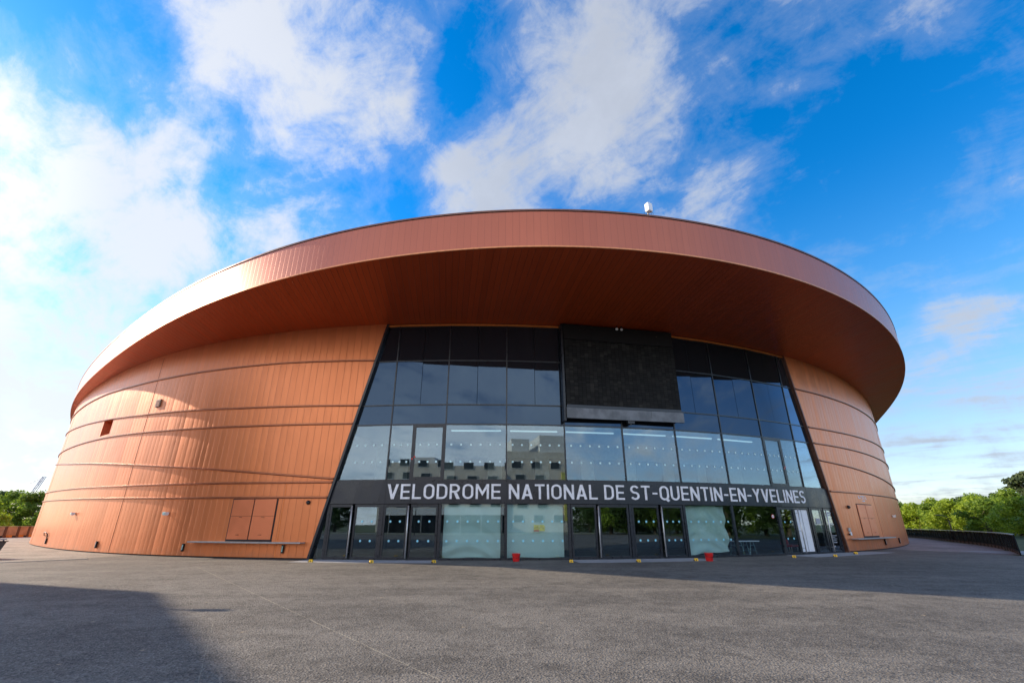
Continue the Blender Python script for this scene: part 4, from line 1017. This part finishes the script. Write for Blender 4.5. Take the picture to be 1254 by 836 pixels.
# ------------------------------------------------------------------ fences
def resample(P, step):
    out = [Vector((*P[0], 0))]; 
    acc = 0.0
    for (a, c) in zip(P, P[1:]):
        A = Vector((*a, 0)); B = Vector((*c, 0)); L = (B - A).length; t = step - acc
        while t <= L: out.append(A + (B - A) * (t / L)); t += step
        acc = L - (t - step)
    return out
def smoothp(P, it=3):
    for _ in range(it):
        Q = [P[0]]
        for a, c in zip(P, P[1:]): Q += [(a[0] * .75 + c[0] * .25, a[1] * .75 + c[1] * .25), (a[0] * .25 + c[0] * .75, a[1] * .25 + c[1] * .75)]
        P = Q + [P[-1]]
    return P
def fence(P, label, h, step, mpost, minfill, mrail, mcurb, curb=.16, pw=.03, group=None, slots=True, pd=.06):
    Q = resample(smoothp(P), step)
    root = empty('fence', Q[0], label, 'fence', group)
    for i, p in enumerate(Q[:100]):
        d = (Q[min(i + 1, len(Q) - 1)] - Q[max(i - 1, 0)]).normalized(); a = math.atan2(d.y, d.x)
        b = MB(); Mx = Matrix.Translation(p) @ Matrix.Rotation(a, 4, 'Z')
        b.box((-pw, -pd, 0.004), (pw, pd, h - .02), Mx); b.build('post', mpost, root)
    def strip(name, m, z0, z1, o, th):
        b = MB(); u = 0
        for i in range(len(Q) - 1):
            a, c = Q[i], Q[i + 1]; d = (c - a); L = d.length; d.normalize(); n = Vector((-d.y, d.x, 0))
            A = [a + n * (o + th), c + n * (o + th)]; B = [a + n * (o - th), c + n * (o - th)]
            for X, f in ((A, 1), (B, -1)):
                q = [(X[0].x, X[0].y, z0), (X[1].x, X[1].y, z0), (X[1].x, X[1].y, z1), (X[0].x, X[0].y, z1)]
                b.face(q if f < 0 else q[::-1], [(u, z0), (u + L, z0), (u + L, z1), (u, z1)] if f < 0 else [(u, z1), (u + L, z1), (u + L, z0), (u, z0)])
            b.face([(B[0].x, B[0].y, z1), (B[1].x, B[1].y, z1), (A[1].x, A[1].y, z1), (A[0].x, A[0].y, z1)])
            b.face([(B[0].x, B[0].y, z0), (B[1].x, B[1].y, z0), (A[1].x, A[1].y, z0), (A[0].x, A[0].y, z0)][::-1])
            u += L
        b.build(name, m, root)
    if minfill: strip('infill_panel', minfill, .24, h - .09, 0, .006)
    strip('bottom_rail', mpost, .20, .24, 0, .04)
    strip('handrail', mrail, h - .05, h, 0, .05)
    if mcurb:
        strip('dark_backing', M_gap, .006, .198, .0, .02)  # added dark strip behind the plates, blackening the slots between them
        for i in range(min(len(Q) - 1, 100)):
            b = MB(); a, c = Q[i], Q[i + 1]; d = (c - a); L = d.length; d.normalize(); Mx = Matrix.Translation(a) @ Matrix.Rotation(math.atan2(d.y, d.x), 4, 'Z')
            b.box((L * .16, -.05, .004), (L * (.62 if slots else 1), .05, curb), Mx)
            b.build('base_plate', mcurb, root, weld=False)
    return root
fence([(29.3, 29.4), (32.5, 33), (36.2, 37.6), (40.9, 44.4), (44.4, 50.6), (52.2, 63.4), (55.4, 70), (62, 84)], 'black metal fence with dark netting curving along the path at right', 1.12, 1.35, M_fence, M_netting, M_hand, M_corten_shade, .17, pd=.03, pw=.025)
fence([(29.9, 29.0), (36, 28.4), (48, 27.6), (60, 27)], 'thin black railing running off to the right from the end of the curved fence', 1.1, 1.5, M_fence, M_netting, M_fence, None)
fence([(-105, 52), (-85, 58), (-72, 63.0), (-68.5, 68), (-70, 76), (-76, 88)], 'brown slatted fence with sunlit orange base behind the path at left', 1.45, 1.7, M_dkbrown, M_panel_lit, M_hand, M_corten_lit, .30, .16)

# ------------------------------------------------------------------ trees
def tree_mesh(seed, H, Rc, leaf, lobes, nleaf, size=.34, zlo=.22, flat=.8, conifer=False):
    rnd = random.Random(seed)
    tr = MB()
    top = Vector((rnd.uniform(-.3, .3), rnd.uniform(-.3, .3), H * .62))
    pts = [Vector((0, 0, -.1)), Vector((rnd.uniform(-.1, .1), rnd.uniform(-.1, .1), H * .2)), Vector((top.x * .6, top.y * .6, H * .42)), top]
    r0 = .035 * H
    tr.tube(pts, [r0 * 1.25, r0, r0 * .7, r0 * .3], 8)
    L = []
    for k in range(lobes):
        a = k * 2.4 + rnd.uniform(-.4, .4); v = (k + .5) / lobes
        z = H * (zlo + (1 - zlo - .12) * v); rr = Rc * (math.sin(math.pi * (.25 + .68 * v)) ** .8) * rnd.uniform(.45, .85) * (1 if not conifer else (1.15 - v))
        c = Vector((rr * math.cos(a), rr * math.sin(a), z)); s = Rc * rnd.uniform(.30, .50) * (1.1 - .35 * v)
        L.append((c, s))
        base = pts[1].lerp(top, max(0, min(1, (z / H - .22) * 1.4)))
        tr.tube([base, base.lerp(c, .55) + Vector((0, 0, -.1 * s)), c], [r0 * .4, r0 * .25, r0 * .08], 5, False)
    L.append((Vector((top.x, top.y, H * .80)), Rc * .42))
    cr = MB()
    for i in range(nleaf):
        c, s = L[int(rnd.random() ** .9 * len(L)) % len(L)]
        d = Vector((rnd.gauss(0, 1), rnd.gauss(0, 1), rnd.gauss(0, 1))).normalized()
        rr = s * (rnd.random() ** .35) * (1 + .28 * math.sin(5 * d.x + seed) * math.sin(4 * d.y + 2 * seed) + .15 * rnd.random())
        p = c + Vector((d.x * rr, d.y * rr, d.z * rr * flat))
        if p.z > H: p.z = H - rnd.random() * .3
        n = (d + Vector((rnd.gauss(0, .7), rnd.gauss(0, .7), rnd.gauss(0.3, .6)))).normalized()
        t = n.cross(Vector((rnd.gauss(0, 1), rnd.gauss(0, 1), rnd.gauss(0, 1)))).normalized(); u = n.cross(t)
        sz = size * rnd.uniform(.55, 1.25)
        if conifer: a_, b_ = sz * 1.3, sz * .35
        else: a_, b_ = sz, sz * .6
        cr.face([p - t * a_ * .5, p + u * b_ * .5 + n * sz * .06, p + t * a_ * .5, p - u * b_ * .5 + n * sz * .06])
    return tr, cr
def proto(name, lab, seed, H, Rc, m, lobes, nleaf, **k):
    tr, cr = tree_mesh(seed, H, Rc, None, lobes, nleaf, **k)
    e = empty(name, (0, 0, 0), lab, 'tree')
    tr.build('trunk', M_bark, e, smooth=True, weld=False); cr.build('crown', m, e, weld=False)
    return e
PR = [proto('broadleaf_tree', '', 3, 8.0, 3.6, M_leaf[0], 16, 5200, size=.46, zlo=.10),
      proto('broadleaf_tree', '', 11, 8.0, 3.3, M_leaf[1], 15, 5200, size=.44, zlo=.12),
      proto('broadleaf_tree', '', 23, 9.0, 3.8, M_leaf[2], 17, 5600, size=.48, zlo=.14),
      proto('pine_tree', '', 31, 10.0, 3.2, M_leaf[3], 14, 5000, size=.55, zlo=.40, flat=.45)]
used = [False] * 4
def place(k, x, y, s, rz, lab, group):
    if not used[k]:
        used[k] = True; r = PR[k]; r.location = (x, y, -.02); r.rotation_euler = (0, 0, rz); r.scale = s if isinstance(s, tuple) else (s,) * 3
        r['label'] = lab; r['group'] = group; return r
    return dup(PR[k], (x, y, -.02), rz, s, lab, group)
GR = 'trees beyond the right fence'
TR = [(1, 66, 86, .95, 'mid green tree nearest to the right copper wall, beyond the fence'),
      (0, 70, 82, .85, 'bright yellow green tree second from the right copper wall'),
      (0, 67, 76, .78, 'yellow green tree behind the far stretch of the curved fence'),
      (1, 70, 74, .92, 'mid green tree behind the middle stretch of the curved fence'),
      (0, 62, 64, .62, 'low yellow green tree close behind the curved fence'),
      (1, 77, 76, 1.06, 'taller mid green tree with a ragged top right of the fence middle'),
      (0, 75, 69, .85, 'broad yellow green tree behind the near stretch of the fence'),
      (1, 60, 56, .66, 'low mid green tree close behind the near end of the curved fence'),
      (0, 65, 57, .82, 'bright yellow green tree above the near end of the curved fence'),
      (0, 63, 51, .70, 'yellow green tree at the right edge above the railing corner'),
      (2, 92, 92, 1.0, 'dark green tree far behind the yellow green ones at right'),
      (2, 84, 92, .9, 'dark green tree in the back row left of the tall pine'),
      (3, 91.5, 85, 1.40, 'tall dark pine rising above the trees at the right edge'),
      (1, 80, 68, 1.0, 'mid green tree just below the tall pine at the right edge'),
      (0, 58, 46, .55, 'lowest yellow green tree behind the railing at the right edge')]
rr = random.Random(5)
for k, x, y, s, lab in TR: x *= 1.5; y *= 1.5; s *= 1.17; place(k, x, y, (s * rr.uniform(.95, 1.15), s * rr.uniform(.95, 1.15), s), rr.uniform(0, 6), lab, GR)
GS = 'shrubs behind the curved fence'
for i, (x, y) in enumerate([(40, 36), (44, 40.5), (47, 45), (50, 50), (53, 55), (56, 60), (58.5, 65.5), (61, 71), (63.5, 77), (66, 83), (70, 91), (74, 99), (78, 107), (48, 42.5), (63, 66)]):
    k = (0, 1, 0)[i % 3]; sc = rr.uniform(.58, .72) * (1 + .45 * i / 15); x *= 1.6; y *= 1.6
    place(k, x + rr.uniform(-.6, .6), y + rr.uniform(-.6, .6), (sc * 1.5, sc * 1.5, sc), rr.uniform(0, 6), 'bushy low tree in the thicket beyond the curved black fence', GS)
GL = 'trees beyond the left fence'
for k, x, y, s, lab in [(1, -92, 95, 1.02, 'dense green tree behind the brown fence, nearest the copper wall'), (1, -99, 98, 1.05, 'mid green tree left of the dense one behind the brown fence'), (2, -104, 101, .95, 'dark green tree at the left edge behind the brown fence'), (1, -96, 108, 1.15, 'mid green tree furthest back at the left edge'), (0, -77, 75, .42, 'low yellow green bush like tree close behind the brown fence'), (1, -85, 92, .8, 'green tree half hidden by the left end of the copper wall'), (0, -96, 90, .78, 'yellow green tree cut by the left edge')]:
    place(k, x, y, (s * 1.15, s * 1.15, s), rr.uniform(0, 6), lab, GL)
GB = 'trees across the street'
for i in range(20):
    if i < 8: x, y = 36 + i * 4.0, -34 + (i % 3) * 3
    else: x, y = 62 + (i % 2) * 6, -30 + (i - 8) * 4.6
    x += rr.uniform(-1, 1); y += rr.uniform(-1, 1)
    place([2, 1, 2, 0][i % 4], x, y, (1.15, 1.15, .92), rr.uniform(0, 6), 'leafy tree in the row across the plaza, seen only as a reflection', GB)

for i, (x, y) in enumerate([(-62, -49), (-70, -52), (-78, -48), (-86, -51), (-95, -47), (-104, -44), (40, -49), (46, -52), (53, -48), (60, -50), (67, -46), (74, -42)]):
    place([2, 1][i % 2], x, y, (1.2, 1.2, .86), rr.uniform(0, 6), 'leafy tree in the row across the plaza, seen only as a reflection', GB)
# ------------------------------------------------------------------ crane tip beyond the left trees
CX, CY = -148.0, 150.0
cr = empty('crane', (CX, CY, -.02), 'slender crane boom rising behind the trees at the left edge', 'crane')
b = MB(); p0, p1 = Vector((CX - 2.5, CY, 2.0)), Vector((CX + 2.5, CY, 15.6))
for dx, dy in ((-.25, -.25), (.25, -.25), (.25, .25), (-.25, .25)): b.tube([p0 + Vector((dx * 2, dy * 2, 0)), p1 + Vector((dx, dy, 0))], .09, 5)
for k in range(14):
    t0, t1 = k / 14, (k + 1) / 14; sgn = 1 if k % 2 else -1
    b.tube([p0.lerp(p1, t0) + Vector((.3 * sgn, -.25, 0)), p0.lerp(p1, t1) + Vector((-.3 * sgn, -.25, 0))], .06, 4)
M_blue = plain('crane_blue', (0.10, 0.12, 0.30), 0.5)
b.build('boom', M_blue, cr, weld=False)
b = MB(); b.box((CX - 5, CY - 1.5, .9), (CX - .5, CY + 1.5, 3.0)); b.box((CX - 6, CY - 1.3, .3), (CX + 2, CY + 1.3, .9)); b.build('cab', M_blue, cr, weld=False)
b = MB(); b.tube([p1, (CX - 9, CY, 9.0), (CX - 5, CY, 3.0)], .05, 4); b.build('cable', M_black, cr)

# ------------------------------------------------------------------ street lamps
def lamp_mesh(e, X, Y, h, arm=(1.2, 0), curved=False):
    b = MB(); b.tube([(X, Y, -.01), (X, Y, h * .5), (X, Y, h)], [.09, .07, .05], 8); b.build('pole', M_black, e)
    b = MB()
    if curved: b.tube([(X, Y, h), (X - .1, Y, h + .35), (X - .5, Y, h + .55), (X - 1.1, Y, h + .6)], .04, 6); hx, hz = X - 1.2, h + .55
    else: b.tube([(X, Y, h), (X + arm[0] * .9, Y + arm[1] * .9, h + .08)], .04, 6); hx, hz = X + arm[0], h
    b.build('arm', M_black, e)
    b = MB(); b.box((hx - .32, Y + arm[1] - .12, hz + .03), (hx + .32, Y + arm[1] + .12, hz + .13)); b.build('lamp_head', M_black, e)
GLm = 'street lamps around the plaza'
for X, Y, h, arm, cv, lab in ((-20.2, 15.9, 6.0, (.5, 0), False, 'tall slim street lamp left of the plaza whose head throws a shadow spot'), (52.2, 59.5, 2.1, (-1, 0), True, 'small grey curved street lamp among the trees behind the right fence'),
                              (-20, -30, 8.0, (1.2, 0), False, 'street lamp by the lawn in front of the apartment block, left one'), (1, -27, 8.0, (1.0, 0), False, 'street lamp by the lawn in front of the apartment block, middle one'), (24, -26, 8.0, (-1.2, 0), False, 'street lamp by the lawn in front of the apartment block, right one'), (46, -8, 7.0, (-1.6, 0), True, 'curved street lamp in front of the tree row')):
    lamp_mesh(empty('street_lamp', (X, Y, 0), lab, 'street lamp', GLm), X, Y, h, arm, cv)

# ------------------------------------------------------------------ the other side of the street
for x, y, q in ((-39.0, 19.6, 1.50), (-35.6, 15.2, 1.54)):  # unseen trees added to break up the edge of the plaza shadow
    place(2, x, y, (q * .55, q * .55, q), rr.uniform(0, 6), 'unseen tall narrow tree added to blur the office block shadow on the plaza', 'unseen trees added to soften the office block shadow')
sheet('lawn', [(-120, -42), (60, -42), (60, -38.2), (-120, -38.2)], .004, plain('dry_lawn', (0.20, 0.20, 0.05), 0.9, var=0.3, nscale=1.0))
AP = empty('apartment_building', (-8, -72, 0), 'beige flat roofed apartment block with rounded stair tower across the street', 'building')
def block(x0, x1, y0, y1, z1, m, name='wall', z0=-.01): b = MB(); b.box((x0, y0, z0), (x1, y1, z1)); return b.build(name, m, AP, weld=False)
FY = -62.0
block(-52, 34, -78, FY, 15.2, M_wallA); block(15, 34, -78, FY - .4, 18.4, M_wallA, 'upper_storey', 15.22)
block(17, 21.5, -74, FY - 1.5, 21.6, M_wallB, 'roof_box', 18.42); block(24, 32, -75, FY - .9, 22.6, M_wallB, 'roof_box', 18.42); block(-34, -28, -73, FY - 3, 17.0, M_wallB, 'roof_box', 15.22)
b = MB(); b.lathe([(0, -.01), (2.6, -.01), (2.6, 15.6), (0, 15.6)], 28, (7.5, FY + .6, 0)); b.build('stair_tower', M_wallB, AP, smooth=False)
for fl in range(5):
    for i in range(18):
        x = -50.5 + i * 4.8 + (0.9 if fl % 2 else 0)
        if 4.2 < x + 1 < 10.8 or x + 2.4 > 33.5 or 27.8 < x + 1.2 < 32.2: continue
        z = 2.2 + fl * 3.05
        b = MB()
        for (u0, u1, v0, v1) in ((0, 2.4, -.1, 0), (0, 2.4, 1.5, 1.58), (0, .08, 0, 1.5), (2.32, 2.4, 0, 1.5)): b.box((x + u0, FY + .003, z + v0), (x + u1, FY + .12, z + v1))
        w = b.build('window', M_winf, AP, weld=False)
        b = MB(); b.box((x + .08, FY + .004, z), (x + 2.32, FY + .05, z + 1.5)); b.build('pane', M_win, w)
b = MB(); b.box((29, FY + .003, 2.5), (31, FY + .3, 13.6)); b.build('stair_glazing', plain('yellow_panel', (0.62, 0.55, 0.12), 0.4), AP)
PV = empty('pavilion', (-20, -50, 0), 'low pavilion with white curved roof edge and dark glazing across the lawn', 'building')
b = MB(); b.box((-46, -60, 3.6), (8, -57.0, 5.2)); b.build('roof', M_wallB, PV)
b = MB(); b.box((-45, -59.8, 0), (7, -57.6, 3.6)); b.build('glazing', M_win, PV)
for i in range(12):
    b = MB(); b.tube([(-44 + i * 4.5, -57.2, 0), (-44 + i * 4.5, -57.2, 3.6)], .12, 8); b.build('column', M_galv, PV)
OF = empty('office_building', (-44.6, 26.5, 0), 'pale flat roofed office block left of the plaza that shades its corner', 'building')
def rotbox(b, o, ang, lo, hi): b.box(lo, hi, Matrix.Translation(o) @ Matrix.Rotation(ang, 4, 'Z'))
oo = Vector((-44.6, 26.5, 0)); oa = math.atan2(-7.3, 6.1)
b = MB(); rotbox(b, oo, oa, (0, -20, -.01), (13, 0, 15.2)); b.build('wall', M_wallB, OF, weld=False)
b = MB(); rotbox(b, oo, oa, (-.05, -20.3, 15.2), (13.3, .05, 16.0)); b.build('roof', M_wallC, OF, weld=False)
for fl in range(4):
    for i in range(3):
        b = MB(); x = 1 + i * 4.0; z = 1.4 + fl * 3.6
        for (u0, u1, v0, v1) in ((0, 2.6, -.12, 0), (0, 2.6, 1.7, 1.8), (0, .1, 0, 1.7), (2.5, 2.6, 0, 1.7)): rotbox(b, oo, oa, (x + u0, .003, z + v0), (x + u1, .14, z + v1))
        w = b.build('window', M_winf, OF, weld=False)
        b = MB(); rotbox(b, oo, oa, (x + .1, .004, z), (x + 2.5, .05, z + 1.7)); b.build('pane', M_win, w, weld=False)

# ------------------------------------------------------------------ output
SC.render.engine = 'CYCLES'
SC.cycles.use_denoising = True
SC.cycles.max_bounces = 8; SC.cycles.transparent_max_bounces = 16
SC.cycles.sample_clamp_indirect = 6; SC.cycles.sample_clamp_direct = 1.6
vs = SC.view_settings
vs.view_transform = 'Standard'; vs.look = 'None'; vs.exposure = 1.2; vs.gamma = 1.0; vs.use_curve_mapping = False
